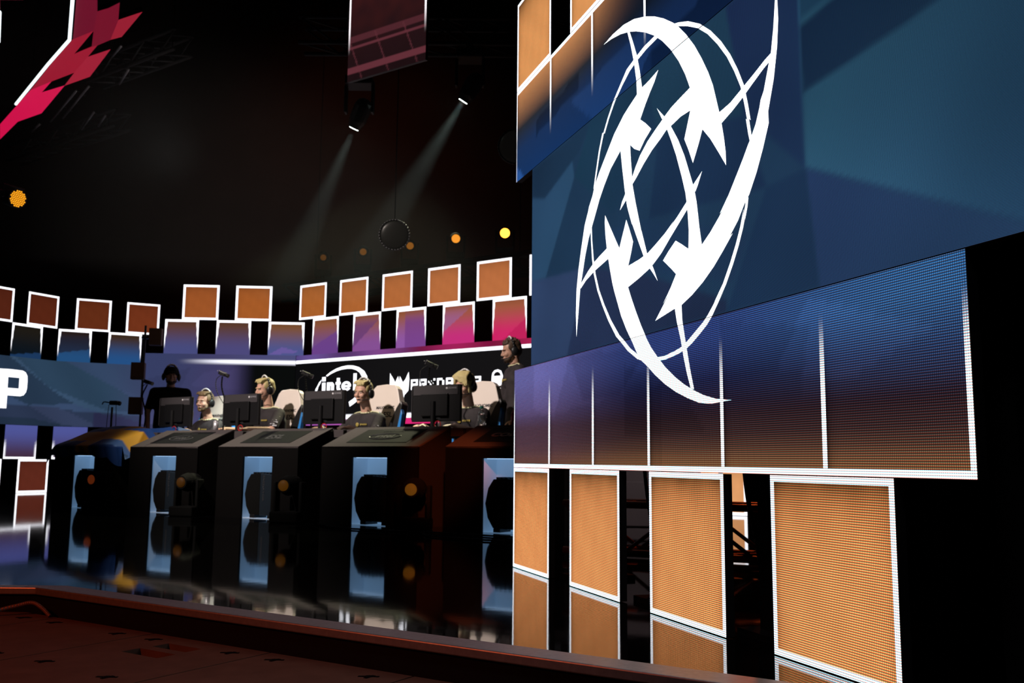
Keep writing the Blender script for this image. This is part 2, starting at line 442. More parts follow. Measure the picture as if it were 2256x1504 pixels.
def lines(u, z, strength, hw=.009):
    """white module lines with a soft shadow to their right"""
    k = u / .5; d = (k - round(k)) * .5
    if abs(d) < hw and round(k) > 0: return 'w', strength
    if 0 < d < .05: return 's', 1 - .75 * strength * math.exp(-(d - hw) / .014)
    return '', 1
def band_fn(u, z):
    s = 1 - ss(.68, .93, z)
    if z < .5 + B: return (1.7, 1.7, 1.8)
    kind, v = lines(u, z, s)
    if u < .010 or u > 3 - .016: kind, v = 'w', s
    t = ss(.2, 1.5, u); t2 = ss(1.8, 3.0, u)
    top = mix(S(104, 100, 170), S(42, 62, 128), t); top = mix(top, S(46, 96, 150), t2)
    mid = mix(S(98, 84, 140), S(30, 34, 74), t); mid = mix(mid, S(44, 62, 104), t2)
    low = mix(S(88, 60, 78), S(46, 30, 40), t)
    bot = mix(S(140, 88, 66), S(168, 112, 66), t)
    c = grad([(.5, bot), (.535, mix(bot, low, .45)), (.575, mix(bot, low, .78)), (.62, mix(bot, low, .93)), (.69, low), (.80, mid), (.93, top), (1.0, top)], z)
    c = tuple(q * .88 for q in mix(c, (sum(c) / 3,) * 3, .10))
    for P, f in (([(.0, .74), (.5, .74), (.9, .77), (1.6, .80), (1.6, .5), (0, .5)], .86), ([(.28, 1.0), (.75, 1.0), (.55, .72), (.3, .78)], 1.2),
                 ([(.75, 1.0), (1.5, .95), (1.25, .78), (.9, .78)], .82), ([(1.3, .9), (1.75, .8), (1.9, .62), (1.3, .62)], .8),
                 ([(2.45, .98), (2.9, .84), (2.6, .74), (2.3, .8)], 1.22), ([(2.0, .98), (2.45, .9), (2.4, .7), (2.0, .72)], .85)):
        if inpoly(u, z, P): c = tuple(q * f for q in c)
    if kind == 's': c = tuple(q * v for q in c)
    if kind == 'w': c = mix(c, (1.7, 1.7, 1.8), v)
    if z < .5 + B + .03: c = tuple(q * (.8 + .2 * (z - .5 - B) / .03) for q in c)
    return c
def upper_fn(u, z):
    s = ss(2.1, 2.36, z)
    if z > 2.5 - B: return (1.6, 1.6, 1.7)
    kind, v = lines(u, z, s)
    if u < .010: kind, v = 'w', max(s, .35)
    fade = 1 - ss(.75, 1.5, u)
    orange = mix(S(40, 34, 38), S(202, 136, 86), fade)
    dark = mix(S(18, 26, 40), S(40, 44, 52), fade)
    blue = mix(S(18, 30, 60), S(22, 52, 98), 1 - ss(.2, 2.2, u) * .6)
    c = grad([(2.0, blue), (2.17, mix(blue, dark, .25)), (2.28, dark), (2.42, mix(dark, orange, .62)), (2.5, orange)], z)
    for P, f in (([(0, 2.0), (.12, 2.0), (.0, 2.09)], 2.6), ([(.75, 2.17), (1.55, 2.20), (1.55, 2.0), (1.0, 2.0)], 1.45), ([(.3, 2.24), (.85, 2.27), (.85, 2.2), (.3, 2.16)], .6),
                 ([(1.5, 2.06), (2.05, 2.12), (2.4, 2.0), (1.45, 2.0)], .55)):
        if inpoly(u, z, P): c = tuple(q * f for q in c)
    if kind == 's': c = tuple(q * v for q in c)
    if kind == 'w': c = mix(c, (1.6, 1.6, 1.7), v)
    return c
FAC = [([(.25, 2), (.98, 2), (.80, 1.80), (.93, 1.36), (.25, 1.42)], S(40, 76, 112), S(44, 90, 128)),
       ([(.25, 2), (.98, 2), (.86, 1.9), (.425, 1.80), (.25, 1.85)], S(26, 52, 80), S(30, 64, 96)),
       ([(.25, 1.42), (.93, 1.36), (.72, 1.0), (.25, 1.0)], S(50, 74, 116), S(46, 68, 108)),
       ([(.93, 1.36), (1.4, 1.25), (2.04, 1.04), (2.04, 1.0), (.72, 1.0)], S(40, 56, 94), S(32, 48, 80)),
       ([(1.2, 1.53), (1.52, 1.43), (2.27, 1.34), (2.04, 1.04), (1.4, 1.25), (.93, 1.36)], S(30, 62, 98), S(30, 58, 92)),
       ([(.98, 2), (1.5, 2), (1.6, 1.72), (1.41, 1.60), (1.2, 1.53), (.80, 1.80)], S(26, 64, 92), S(28, 58, 92)),
       ([(1.5, 2), (2.07, 2), (2.16, 1.60), (1.6, 1.72)], S(30, 68, 96), S(26, 60, 88)),
       ([(1.6, 1.72), (2.16, 1.60), (2.27, 1.34), (1.52, 1.43)], S(26, 54, 88), S(26, 50, 86)),
       ([(2.07, 2), (2.45, 2), (2.457, 1.342), (2.16, 1.60)], S(26, 46, 86), S(28, 56, 92)),
       ([(2.457, 1.342), (2.45, 2), (4.1, 2), (4.1, .58)], S(44, 96, 128), S(34, 70, 108)),
       ([(2.447, 1.757), (2.45, 2), (4.1, 2), (4.1, 1.85), (2.9, 1.80)], S(34, 78, 112), S(30, 66, 100)),
       ([(2.447, 1.757), (2.9, 1.80), (3.3, 1.62), (2.85, 1.58), (2.457, 1.56)], S(26, 54, 88), S(32, 68, 100)),
       ([(2.457, 1.342), (4.1, .58), (2.55, .58)], S(36, 62, 106), S(34, 66, 100)),
       ([(2.27, 1.342), (2.457, 1.342), (2.5, 1.0), (2.04, 1.0)], S(26, 54, 88), S(30, 58, 92))]
def main_fn(u, z):
    c = S(30, 62, 94)
    for P, a, b in FAC:
        m_ = soft(u, z, P)
        if m_:
            w = max(0, min(1, (u - P[0][0]) * .8 + (P[0][1] - z) * .6))
            c = mix(c, mix(a, b, w), m_)
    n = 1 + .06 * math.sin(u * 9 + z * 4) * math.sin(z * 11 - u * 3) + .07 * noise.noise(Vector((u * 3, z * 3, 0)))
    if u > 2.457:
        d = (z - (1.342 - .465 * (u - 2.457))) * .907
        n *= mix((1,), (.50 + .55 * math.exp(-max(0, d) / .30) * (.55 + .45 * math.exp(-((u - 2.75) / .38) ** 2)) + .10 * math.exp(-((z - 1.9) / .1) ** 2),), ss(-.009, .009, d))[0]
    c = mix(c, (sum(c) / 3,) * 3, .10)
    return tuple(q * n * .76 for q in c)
low = near('wide screen strip with blue upper half and brown lower half, above the orange floor tiles', name='led_band')
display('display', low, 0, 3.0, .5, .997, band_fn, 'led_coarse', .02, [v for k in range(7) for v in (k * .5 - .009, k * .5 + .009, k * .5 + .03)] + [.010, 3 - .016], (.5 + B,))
housing(low, 0, 3.0, .5, .997)
mainw = near('huge dark blue screen showing a white emblem of curved blades', name='led_wall')
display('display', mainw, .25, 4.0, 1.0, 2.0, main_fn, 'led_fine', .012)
housing(mainw, .25, 4.0, 1.0, 2.0)
upp = near('strip of screen above the emblem, fading from orange into dark blue', name='led_band')
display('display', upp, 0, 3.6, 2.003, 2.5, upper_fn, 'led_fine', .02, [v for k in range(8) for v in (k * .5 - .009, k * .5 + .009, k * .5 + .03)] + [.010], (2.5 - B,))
housing(upp, 0, 3.6, 2.003, 2.5)
EMB = [[[1.126,2.283],[1.216,2.289],[1.321,2.283],[1.413,2.264],[1.508,2.23],[1.583,2.195],[1.655,2.153],[1.724,2.105],[1.764,2.071],[1.815,2.02],[1.871,1.955],[1.918,1.888],[1.958,1.823],[1.986,1.767],[2.006,1.708],[2.022,1.66],[2.043,1.621],[2.034,1.62],[2.046,1.569],[2.055,1.517],[2.056,1.472],[2.014,1.527],[1.964,1.59],[1.915,1.64],[1.893,1.604],[1.871,1.573],[1.849,1.543],[1.821,1.598],[1.793,1.646],[1.811,1.681],[1.837,1.734],[1.838,1.814],[1.805,1.878],[1.761,1.944],[1.701,2.015],[1.639,2.074],[1.582,2.119],[1.507,2.166],[1.428,2.206],[1.363,2.233],[1.287,2.257],[1.198,2.275]],[[1.838,1.816],[1.773,1.806],[1.702,1.794],[1.657,1.78],[1.635,1.772],[1.576,1.752],[1.516,1.729],[1.454,1.694],[1.414,1.659],[1.381,1.624],[1.321,1.577],[1.294,1.555],[1.274,1.524],[1.331,1.552],[1.387,1.6],[1.421,1.616],[1.484,1.652],[1.553,1.684],[1.619,1.705],[1.669,1.725],[1.698,1.726],[1.771,1.736],[1.837,1.734]],[[1.594,1.831],[1.655,1.775],[1.649,1.758],[1.631,1.778]],[[1.351,2.238],[1.373,2.228],[1.403,2.17],[1.435,2.103],[1.457,2.034],[1.476,1.957],[1.533,1.962],[1.608,1.974],[1.578,1.941],[1.54,1.912],[1.501,1.879],[1.458,1.836],[1.5,1.807],[1.544,1.771],[1.547,1.767],[1.494,1.743],[1.451,1.714],[1.407,1.735],[1.369,1.764],[1.343,1.76],[1.282,1.768],[1.187,1.72],[1.123,1.667],[1.076,1.621],[1.023,1.554],[1.003,1.53],[0.989,1.509],[0.965,1.483],[0.926,1.412],[0.896,1.338],[0.871,1.278],[0.851,1.173],[0.829,1.071],[0.823,1.177],[0.83,1.277],[0.851,1.362],[0.881,1.449],[0.921,1.549],[0.965,1.61],[0.929,1.548],[0.969,1.62],[1.004,1.656],[1.028,1.694],[1.077,1.741],[1.142,1.792],[1.224,1.857],[1.311,1.904],[1.299,1.9],[1.367,1.925],[1.432,1.946],[1.429,2.0],[1.41,2.083],[1.379,2.174]],[[1.282,1.772],[1.369,1.766],[1.375,1.7],[1.382,1.65],[1.387,1.6],[1.412,1.523],[1.442,1.443],[1.468,1.375],[1.459,1.402],[1.505,1.3],[1.544,1.249],[1.565,1.218],[1.586,1.182],[1.554,1.214],[1.522,1.243],[1.476,1.297],[1.428,1.371],[1.383,1.442],[1.344,1.513],[1.379,1.444],[1.339,1.524],[1.319,1.593],[1.296,1.698]],[[2.022,1.66],[2.088,1.668],[2.158,1.69],[2.225,1.711],[2.28,1.73],[2.313,1.738],[2.315,1.718],[2.274,1.706],[2.219,1.684],[2.152,1.656],[2.098,1.637],[2.037,1.62]],[[2.341,1.899],[2.351,1.894],[2.353,1.827],[2.344,1.745],[2.323,1.654],[2.291,1.566],[2.292,1.529],[2.26,1.463],[2.224,1.4],[2.182,1.342],[2.155,1.32],[2.118,1.277],[2.069,1.238],[2.086,1.243],[2.026,1.198],[1.97,1.159],[1.901,1.121],[1.829,1.09],[1.757,1.067],[1.761,1.013],[1.776,0.957],[1.79,0.907],[1.809,0.841],[1.833,0.772],[1.812,0.775],[1.788,0.827],[1.768,0.882],[1.748,0.949],[1.723,1.013],[1.71,1.062],[1.564,1.039],[1.591,1.06],[1.634,1.093],[1.681,1.13],[1.624,1.092],[1.679,1.138],[1.722,1.182],[1.687,1.208],[1.628,1.249],[1.669,1.274],[1.722,1.301],[1.766,1.278],[1.809,1.253],[1.812,1.256],[1.899,1.248],[1.952,1.277],[2.008,1.315],[2.034,1.335],[2.012,1.324],[2.068,1.373],[2.113,1.421],[2.151,1.462],[2.183,1.5],[2.196,1.513],[2.225,1.55],[2.247,1.594],[2.254,1.615],[2.271,1.637],[2.297,1.702],[2.313,1.741],[2.328,1.81]],[[1.669,1.725],[1.702,1.667],[1.734,1.606],[1.771,1.518],[1.795,1.454],[1.806,1.402],[1.811,1.352],[1.816,1.296],[1.815,1.328],[1.81,1.25],[1.899,1.246],[1.886,1.305],[1.871,1.377],[1.884,1.319],[1.869,1.402],[1.855,1.451],[1.828,1.51],[1.792,1.587],[1.749,1.659],[1.698,1.726]],[[1.908,1.497],[1.879,1.457],[1.862,1.439],[1.839,1.462]],[[1.805,1.421],[1.741,1.386],[1.68,1.357],[1.638,1.336],[1.711,1.375],[1.644,1.345],[1.574,1.321],[1.509,1.301],[1.442,1.292],[1.345,1.285],[1.343,1.202],[1.433,1.219],[1.515,1.238],[1.558,1.253],[1.615,1.278],[1.683,1.32],[1.75,1.359],[1.804,1.391],[1.809,1.392]],[[1.133,1.54],[1.185,1.474],[1.236,1.41],[1.267,1.372],[1.286,1.403],[1.311,1.441],[1.331,1.473],[1.359,1.426],[1.389,1.372],[1.369,1.327],[1.345,1.285],[1.343,1.202],[1.37,1.156],[1.408,1.098],[1.452,1.036],[1.495,0.983],[1.473,1.005],[1.528,0.947],[1.576,0.908],[1.634,0.865],[1.706,0.823],[1.766,0.794],[1.833,0.768],[1.893,0.749],[1.965,0.733],[2.06,0.723],[2.011,0.722],[1.945,0.718],[1.867,0.725],[1.791,0.745],[1.711,0.771],[1.632,0.804],[1.556,0.844],[1.502,0.878],[1.445,0.909],[1.413,0.939],[1.374,0.986],[1.327,1.037],[1.279,1.099],[1.244,1.161],[1.216,1.21],[1.208,1.227],[1.2,1.243],[1.175,1.311],[1.162,1.351],[1.149,1.395],[1.136,1.452],[1.129,1.51]],[[1.153,1.398],[1.068,1.378],[1.021,1.365],[0.955,1.338],[0.876,1.297],[0.876,1.277],[0.935,1.303],[1.031,1.328],[1.166,1.352]],[[1.587,2.118],[1.495,2.114],[1.416,2.1],[1.343,2.084],[1.283,2.044],[1.219,2.001],[1.161,1.946],[1.119,1.897],[1.108,1.901],[1.071,1.832],[1.04,1.752],[1.016,1.686],[1.027,1.682],[1.052,1.747],[1.084,1.827],[1.122,1.894],[1.132,1.891],[1.174,1.94],[1.234,1.993],[1.302,2.033],[1.369,2.066],[1.437,2.083],[1.516,2.095],[1.606,2.1]],[[0.987,1.521],[0.987,1.474],[0.999,1.384],[1.017,1.314],[1.053,1.238],[1.101,1.169],[1.161,1.095],[1.234,1.022],[1.284,0.99],[1.335,0.955],[1.417,0.915],[1.488,0.896],[1.583,0.892],[1.639,0.891],[1.721,0.9],[1.778,0.91],[1.824,0.927],[1.876,0.952],[1.922,0.976],[1.952,0.998],[1.985,1.03],[2.027,1.07],[1.987,1.033],[2.041,1.088],[2.085,1.146],[2.118,1.197],[2.145,1.248],[2.165,1.3],[2.155,1.266],[2.171,1.307],[2.177,1.334],[2.165,1.338],[2.158,1.311],[2.142,1.273],[2.15,1.306],[2.129,1.254],[2.101,1.203],[2.068,1.153],[2.024,1.095],[1.966,1.04],[2.01,1.075],[1.966,1.038],[1.929,1.008],[1.898,0.988],[1.852,0.966],[1.8,0.941],[1.76,0.924],[1.708,0.914],[1.63,0.904],[1.58,0.905],[1.491,0.908],[1.435,0.925],[1.358,0.962],[1.309,0.996],[1.261,1.026],[1.184,1.097],[1.122,1.169],[1.072,1.237],[1.035,1.312],[1.015,1.382],[1.0,1.471],[0.997,1.519]],[[1.728,2.09],[1.765,2.073],[1.828,2.044],[1.897,2.005],[1.959,1.956],[2.019,1.894],[2.073,1.828],[2.114,1.763],[2.148,1.698],[2.167,1.634],[2.181,1.576],[2.173,1.585],[2.184,1.534],[2.192,1.505],[2.205,1.502],[2.2,1.53],[2.19,1.58],[2.199,1.571],[2.186,1.629],[2.168,1.694],[2.135,1.76],[2.094,1.827],[2.041,1.895],[1.978,1.96],[1.91,2.015],[1.831,2.061],[1.763,2.088],[1.726,2.099]]]
for root, lo, hi, m in ((low, None, .998, 'led_coarse'), (mainw, 1.0, 2.0, 'led_fine'), (upp, 2.003, None, 'led_fine')):
    e = white_shape('emblem', root, EMB, m, -.0015, lo, hi, (1.9, 1.95, 2.0)); e['label'] = 'white curved blade emblem'
# posts, frame and cables behind the near wall
def ladder(p0, p1, w, h, z0, m, name, label, cat='truss', group=None, rungs=6, r=.025, rz=None):
    p0, p1 = Vector(p0), Vector(p1); d = p1 - p0; L = d.length; rz = math.atan2(d.y, d.x)
    t = empty(name, p0, rz, label, cat, group)
    for yy in (0, w):
        for zz in (z0, z0 + h):
            obj('chord', tube(BM(), [(0, yy, zz), (L, yy, zz)], r), m, t, smooth=True)
    b1 = BM()
    for i in range(rungs):
        x0, x1 = L * i / rungs, L * (i + 1) / rungs
        for yy in (0, w): tube(b1, [(x0, yy, z0), (x1, yy, z0 + h)] if i % 2 else [(x0, yy, z0 + h), (x1, yy, z0)], r * .55, 6)
        for zz in (z0, z0 + h): tube(b1, [(x0, 0, zz), (x1, w, zz)], r * .55, 6)
    obj('bracing', b1, m, t, smooth=True)
    if z0 > 2:
        for x in (L * .12, L * .88): obj('suspension_cable', tube(BM(), [(x, w / 2, z0), (x, w / 2, 10.985)], .006, 6), 'matte', t)
    return t
def wp(u, y, z=0): 
    a = Matrix.Rotation(WALL_RZ, 3, 'Z') @ Vector((u, y, 0)); return Vector(WALL_O) + a + Vector((0, 0, z))
postlab = ['black support post behind the first dark gap from the desks', 'black support post in the middle dark gap with hanging cables', 'black support post in the wide dark gap beside the widest orange tile',
           'black support post standing behind the end of the near screen']
for u, lab in zip((.535, 1.285, 2.015, 2.95), postlab):
    t = empty('support_post', wp(u, .17), WALL_RZ, lab, 'post', 'posts carrying the near screen')
    b = BM(); box(b, (.07, .07, 3.4), (0, 0, 1.7)); obj('column', b, 'matte', t)
    b = BM(); box(b, (.16, .30, .02), (0, .06, .01)); obj('base_plate', b, 'matte', t)
for i, (pts, lab) in enumerate((
        ([(1.43, .35, .62), (1.42, .34, .45), (1.38, .33, .33), (1.34, .36, .22), (1.36, .34, .01)], 'black cable hanging in the middle gap, bent towards the post'),
        ([(1.40, .45, .65), (1.44, .45, .40), (1.50, .45, .22), (1.55, .44, .01)], 'black cable hanging in the middle gap beside the orange tile edge'),
        ([(.62, .42, .6), (.66, .42, .4), (.71, .42, .22), (.74, .40, .01)], 'black cable hanging in the first gap beside the desks'))):
    tag(obj('hanging_cable', tube(BM(), [Vector(wp(*p)) for p in curve(pts, 6)], .009), 'rubber', smooth=True), lab, 'cable', 'cables behind the near screen')
ladder((.30, 5.35, 0), (1.9, 4.6, 0), .3, .26, .04, 'red_steel', 'floor_truss', 'low reddish truss lying on the stage behind the near screen', rungs=5, r=.02)
b = BM(); box(b, (.60, .36, .62), (0, 0, .31)); t = obj('grey_block', b, 'grey_wall', loc=(1.02, 6.62, 0), rot=R(-8), bevel=.015)  # plain block standing in for the grey surface behind the gaps
tag(t, 'grey block seen through the dark gaps behind the near screen', 'case')
b = BM(); box(b, (.50, .02, .3), (0, -.185, .25)); obj('front_slab', b, 'grey_wall', t, bevel=.005)

# ------------------------------------------------------------------ far LED backdrop
RB1_O, RB1_RZ = (-5.25, 13.1, 0), math.atan2(.15, 2.17)
RB2_O, RB2_RZ = (-3.08, 13.25, 0), DESK_RZ
LB_O = (-7.03, 14.3, 0); LB1_RZ = math.atan2(.66, 1.3); LB0_RZ = math.atan2(.85, .45)
BW = .032
# orange squares of the top row
GO = 'orange squares along the top of the far backdrop'
lab1 = ['orange square on top of the far left backdrop, cut by the picture edge', 'orange square on the far left backdrop, second from the picture edge',
        'orange square on the far left backdrop, third from the picture edge', 'orange square on the far left backdrop nearest the small brown box']
tile(LB_O, LB0_RZ, -1.24, -.75, 2.5, 3.0, .03, S(82, 34, 20), 'led_far', lab1[0], GO, .05, .3)
tile(LB_O, LB0_RZ, -.52, -.01, 2.5, 3.0, .03, S(86, 36, 20), 'led_far', lab1[1], GO, .05, .3)
tile(LB_O, LB1_RZ, .242, .745, 2.5, 3.0, .03, S(98, 44, 22), 'led_far', lab1[2], GO, .05, .3)
tile(LB_O, LB1_RZ, .975, 1.47, 2.5, 3.0, .03, S(112, 50, 26), 'led_far', lab1[3], GO, .05, .3)
tile(RB1_O, RB1_RZ, .55, 1.055, 2.49, 2.995, BW, S(156, 84, 40), 'led_far', 'orange square above the standing man in a cap', GO, .05, .4)
tile(RB1_O, RB1_RZ, 1.29, 1.80, 2.49, 2.995, BW, S(164, 90, 40), 'led_far', 'orange square above the second player, next to a wider gap', GO, .05, .4)
lab2 = ['first orange square after the bend of the backdrop', 'orange square above the round white company sign', 'orange square above the winged white mark',
        'orange square above the white block lettering', 'orange square above the standing coach', 'orange square half hidden by the large blue screen']
for i in range(6):
    u0 = .03 + .783 * i
    tile(RB2_O, RB2_RZ, u0, u0 + .525, 2.51, 3.01, BW, mix(S(168, 96, 44), S(190, 112, 66), i / 5), 'led_far', lab2[i], GO, .05, .4)
# second row: brown fading into blue, violet and pink
def row2(u0, u1, z0, z1, top, bot, bw, fac=()):
    def fn(u, z):
        f = (z - z0) / (z1 - z0)
        if z > z1 - bw: return (1.5, 1.5, 1.6)
        t = ss(.15, 1.0, f); c = mix(bot, top, ss(.12, .92, f))
        for P, k in fac:
            if inpoly((u - u0) / (u1 - u0), f, P): c = mix(c, k, .75 * (1 - ss(.6, 1.0, f)))
        e = min(u - u0, u1 - u)
        if e < bw * .4: c = mix(c, (1.5, 1.5, 1.6), ss(.12, .42, f))
        elif e < bw * .75: c = mix(c, (1.5, 1.5, 1.6), ss(.45, .62, f))
        elif e < bw: c = mix(c, (1.5, 1.5, 1.6), ss(.72, .85, f))
        elif f > .8: c = tuple(q * (1 - .25 * (f - .8) / .2) for q in c)
        return c
    return fn
GP = 'fading squares in the second row of the far backdrop'
def tile2(fo, rz, u0, u1, z0, z1, top, bot, lab, fac=(), bw=.034):
    t = empty('led_tile', fo, rz, lab, 'screen', GP)
    display('display', t, u0, u1, z0, z1, row2(u0, u1, z0, z1, top, bot, bw, fac), 'led_far', .02, [e + q * bw for q in (.4, .75, 1) for e in (u0,)] + [u1 - q * bw for q in (.4, .75, 1)], (z1 - bw,))
    housing(t, u0, u1, z0, z1)
DG = S(34, 34, 38)
tile2(LB_O, LB0_RZ, -.745, -.25, 2.0, 2.5, S(30, 26, 20), S(12, 20, 28), 'darkest fading square of the far left backdrop, over the letter', [([(0, 0), (1, 0), (1, .2), (0, .05)], S(30, 62, 104))])
tile2(LB_O, LB1_RZ, .018, .486, 2.0, 2.5, S(42, 30, 24), S(34, 76, 122), 'dark square with a blue lower edge on the far left backdrop', [([(0, 1), (1, 1), (1, .42), (0, .25)], S(30, 28, 38))])
tile2(LB_O, LB1_RZ, .73, 1.22, 2.0, 2.5, S(62, 44, 30), S(36, 78, 130), 'brown to blue square nearest the small brown box')
tile2(RB1_O, RB1_RZ, .32, .79, 2.0, 2.49, S(92, 58, 44), S(70, 74, 124), 'brown to lavender square directly left above the standing man in a cap')
tile2(RB1_O, RB1_RZ, 1.04, 1.52, 2.0, 2.49, S(92, 60, 44), S(76, 72, 122), 'brown to lavender square above the first player')
tile2(RB1_O, RB1_RZ, 1.77, 2.275, 2.0, 2.48, S(124, 80, 48), S(78, 84, 138), 'brown to lavender square touching the bend of the backdrop', [([(0, 0), (.9, .1), (.4, .25)], S(110, 90, 160))])
CC = [S(108, 72, 136), S(132, 78, 146), S(140, 84, 160), S(196, 44, 120), S(206, 36, 100), S(196, 36, 88)]
lab3 = ['brown to violet square just after the bend of the backdrop', 'violet square with a slanted facet over the round company sign', 'violet square with an upright facet over the winged mark',
        'pink square with a lavender corner over the block lettering', 'bright pink square beside the head of the standing coach', 'sliver of a pink square touching the large blue screen']
FC = [[([(0, .2), (1, .62), (1, 0), (0, 0)], S(104, 62, 136))], [([(0, .1), (1, .85), (1, 1), (0, 1)], S(98, 56, 112))], [([(.3, 0), (.3, 1), (1, 1), (1, .0)], S(112, 58, 130))],
      [([(0, .3), (1, .95), (1, 1), (0, 1)], S(150, 96, 140))], [([(.3, 0), (1, .5), (1, 0)], S(186, 28, 84))], []]
for i in range(6):
    u0 = .31 + .775 * i
    tile2(RB2_O, RB2_RZ, u0, u0 + (.5 if i < 5 else .35), 1.995, 2.51, mix(S(140, 84, 52), S(160, 88, 60), i / 5), CC[i], lab3[i], FC[i])
# main bands of the backdrop
def violet(u): return grad([(0, S(92, 78, 142)), (1.0, S(112, 72, 140)), (2.0, S(128, 60, 126)), (2.3, S(150, 30, 88)), (4.5, S(170, 28, 72))], u)
def rb2_fn(u, z):
    if z > 1.925:
        c = violet(u); return tuple(q * (.8 + .25 * math.sin(u * 5)) for q in c)
    if z > 1.878: return (1.5, 1.5, 1.65)
    if z > 1.125 and not (z < 1.127): return (.0035, .0035, .004)
    if z > 1.078: return (1.5, 1.5, 1.65) if not (.45 < u < 0.451) else (1, 1, 1)
    return grad([(0, S(150, 84, 170)), (1.3, S(190, 90, 180)), (1.9, S(222, 40, 120)), (4.5, S(230, 30, 90))], u)
rb2 = empty('led_wall', RB2_O, RB2_RZ, 'wide black screen with white sponsor marks and a white line, behind the players', 'screen')
display('display', rb2, 0.0, 4.4, 1.0, 1.995, rb2_fn, 'led_far', .05, (), (1.878, 1.925, 1.126, 1.078))
housing(rb2, 0.0, 4.4, 1.0, 1.995, ribs=False)
def rb1_fn(u, z):
    line = ss(.5, 1.4, u) * (1 - ss(.016, .03, abs(z - 1.90)))
    c = mix(S(60, 62, 108), S(72, 60, 108), ss(.2, 1.4, u) )
    c = mix(c, S(90, 80, 130), ss(1.55, 1.1, z) * .6 if False else .45 * (1 - ss(1.05, 1.4, z)))
    if z < 1.86 :
        for P, f in (([(.9, 1.75), (1.4, 1.8), (1.4, 1.5), (.7, 1.55)], 1.12), ([(.0, 1.6), (.7, 1.8), (.5, 1.3), (0, 1.2)], .88)):
            if inpoly(u, z, P): c = tuple(q * f for q in c)
        c = mix(c, (.0035, .0035, .004), ss(1.2, 1.62, u) if z > 1.125 else ss(1.2, 1.6, u) * .2)
        if z < 1.125: c = mix(c, (1.4, 1.4, 1.5) if z > 1.078 else S(170, 90, 170), ss(1.7, 1.9, u))
    elif z > 1.925: c = mix(c, S(84, 78, 134), ss(.6, 2.1, u))
    c = tuple(q * k_ for q, k_ in zip(c, (.82, .98, .82)))
    return mix(c, (1.5, 1.5, 1.65), line)
rb1 = empty('led_wall', RB1_O, RB1_RZ, 'blue violet screen fading to black behind the man in a cap', 'screen')
display('display', rb1, .06, 2.17, 1.0, 2.0, rb1_fn, 'led_far', .03, (), (1.878, 1.925))
housing(rb1, .06, 2.17, 1.0, 2.0, ribs=False)
FL = [([(-1.4, 1.75), (-.45, 1.75), (.3, 1.35), (1.2, 1.05), (1.6, 1.0), (1.6, 1.2), (.5, 1.75), (-.2, 2.0), (-1.4, 2.0)], S(39, 77, 113)),
      ([(-.65, 2.0), (.15, 2.0), (.9, 1.62), (1.5, 1.25), (.8, 1.25), (-.1, 1.6)], S(28, 65, 95)),
      ([(.15, 2.0), (1.6, 2.0), (1.6, 1.35), (.9, 1.62)], S(37, 67, 106)),
      ([(-1.4, 2.0), (-.75, 2.0), (-.1, 1.6), (.3, 1.35), (-.4, 1.3), (-1.4, 1.7)], S(26, 55, 84)),
      ([(-1.4, 1.3), (-.4, 1.3), (.55, 1.22), (1.6, 1.2), (1.6, 1.0), (-1.4, 1.0)], S(33, 51, 84)),
      ([(-.4, 1.3), (.1, 1.28), (.7, 1.0), (.2, 1.0)], S(42, 58, 95)),
      ([(.6, 1.22), (.85, 1.2), (1.6, 1.0), (.6, 1.0)], S(35, 37, 77)),
      ([(-1.4, 1.12), (-.3, 1.1), (.3, 1.0), (-1.4, 1.0)], S(25, 46, 72))]
def lb_fn(u, z):
    c = S(40, 70, 112)
    for P, k in FL:
        if inpoly(u, z, P): c = k
    c = mix(c, S(64, 66, 120), ss(.6, 1.6, u) * .5); c = mix(c, (sum(c) / 3,) * 3, .28)
    n = .92 + .06 * math.sin(u * 7 + z * 5); return tuple(q * n for q in c)
lb0 = empty('led_wall', LB_O, LB0_RZ, 'blue faceted far screen with a white capital letter, at the picture edge', 'screen')
display('display', lb0, -2.2, 0, 1.0, 2.0, lb_fn, 'led_far', .03); housing(lb0, -2.2, 0, 1.0, 2.0, ribs=False)
PL = [(-.883, 1.80), (-.671, 1.806), (-.529, 1.802), (-.480, 1.780), (-.448, 1.730), (-.440, 1.66), (-.440, 1.54), (-.452, 1.485), (-.485, 1.438), (-.54, 1.42), (-.743, 1.42), (-.743, 1.23), (-.90, 1.23), (-.90, 1.80)]
L = white_shape('letter', lb0, [[(-.90, 1.23), (-.743, 1.23), (-.743, 1.42), (-.747, 1.53), (-.749, 1.69), (-.749, 1.806), (-.90, 1.80)],
    [(-.749, 1.69), (-.573, 1.69), (-.48, 1.78), (-.529, 1.802), (-.671, 1.806), (-.749, 1.806)], [(-.573, 1.69), (-.571, 1.53), (-.485, 1.438), (-.452, 1.485), (-.440, 1.54), (-.440, 1.66), (-.448, 1.73), (-.48, 1.78)],
    [(-.571, 1.53), (-.747, 1.53), (-.743, 1.42), (-.54, 1.42), (-.485, 1.438)]], 'led_far', -.004)
L['label'] = 'white capital letter P'
# one more white stem of the word, cut off by the frame
lb1 = empty('led_wall', LB_O, LB1_RZ, 'blue faceted far screen behind the small camera on a thin tripod', 'screen')
display('display', lb1, 0, 2.2, 1.0, 2.0, lb_fn, 'led_far', .03); housing(lb1, 0, 2.2, 1.0, 2.0, ribs=False)
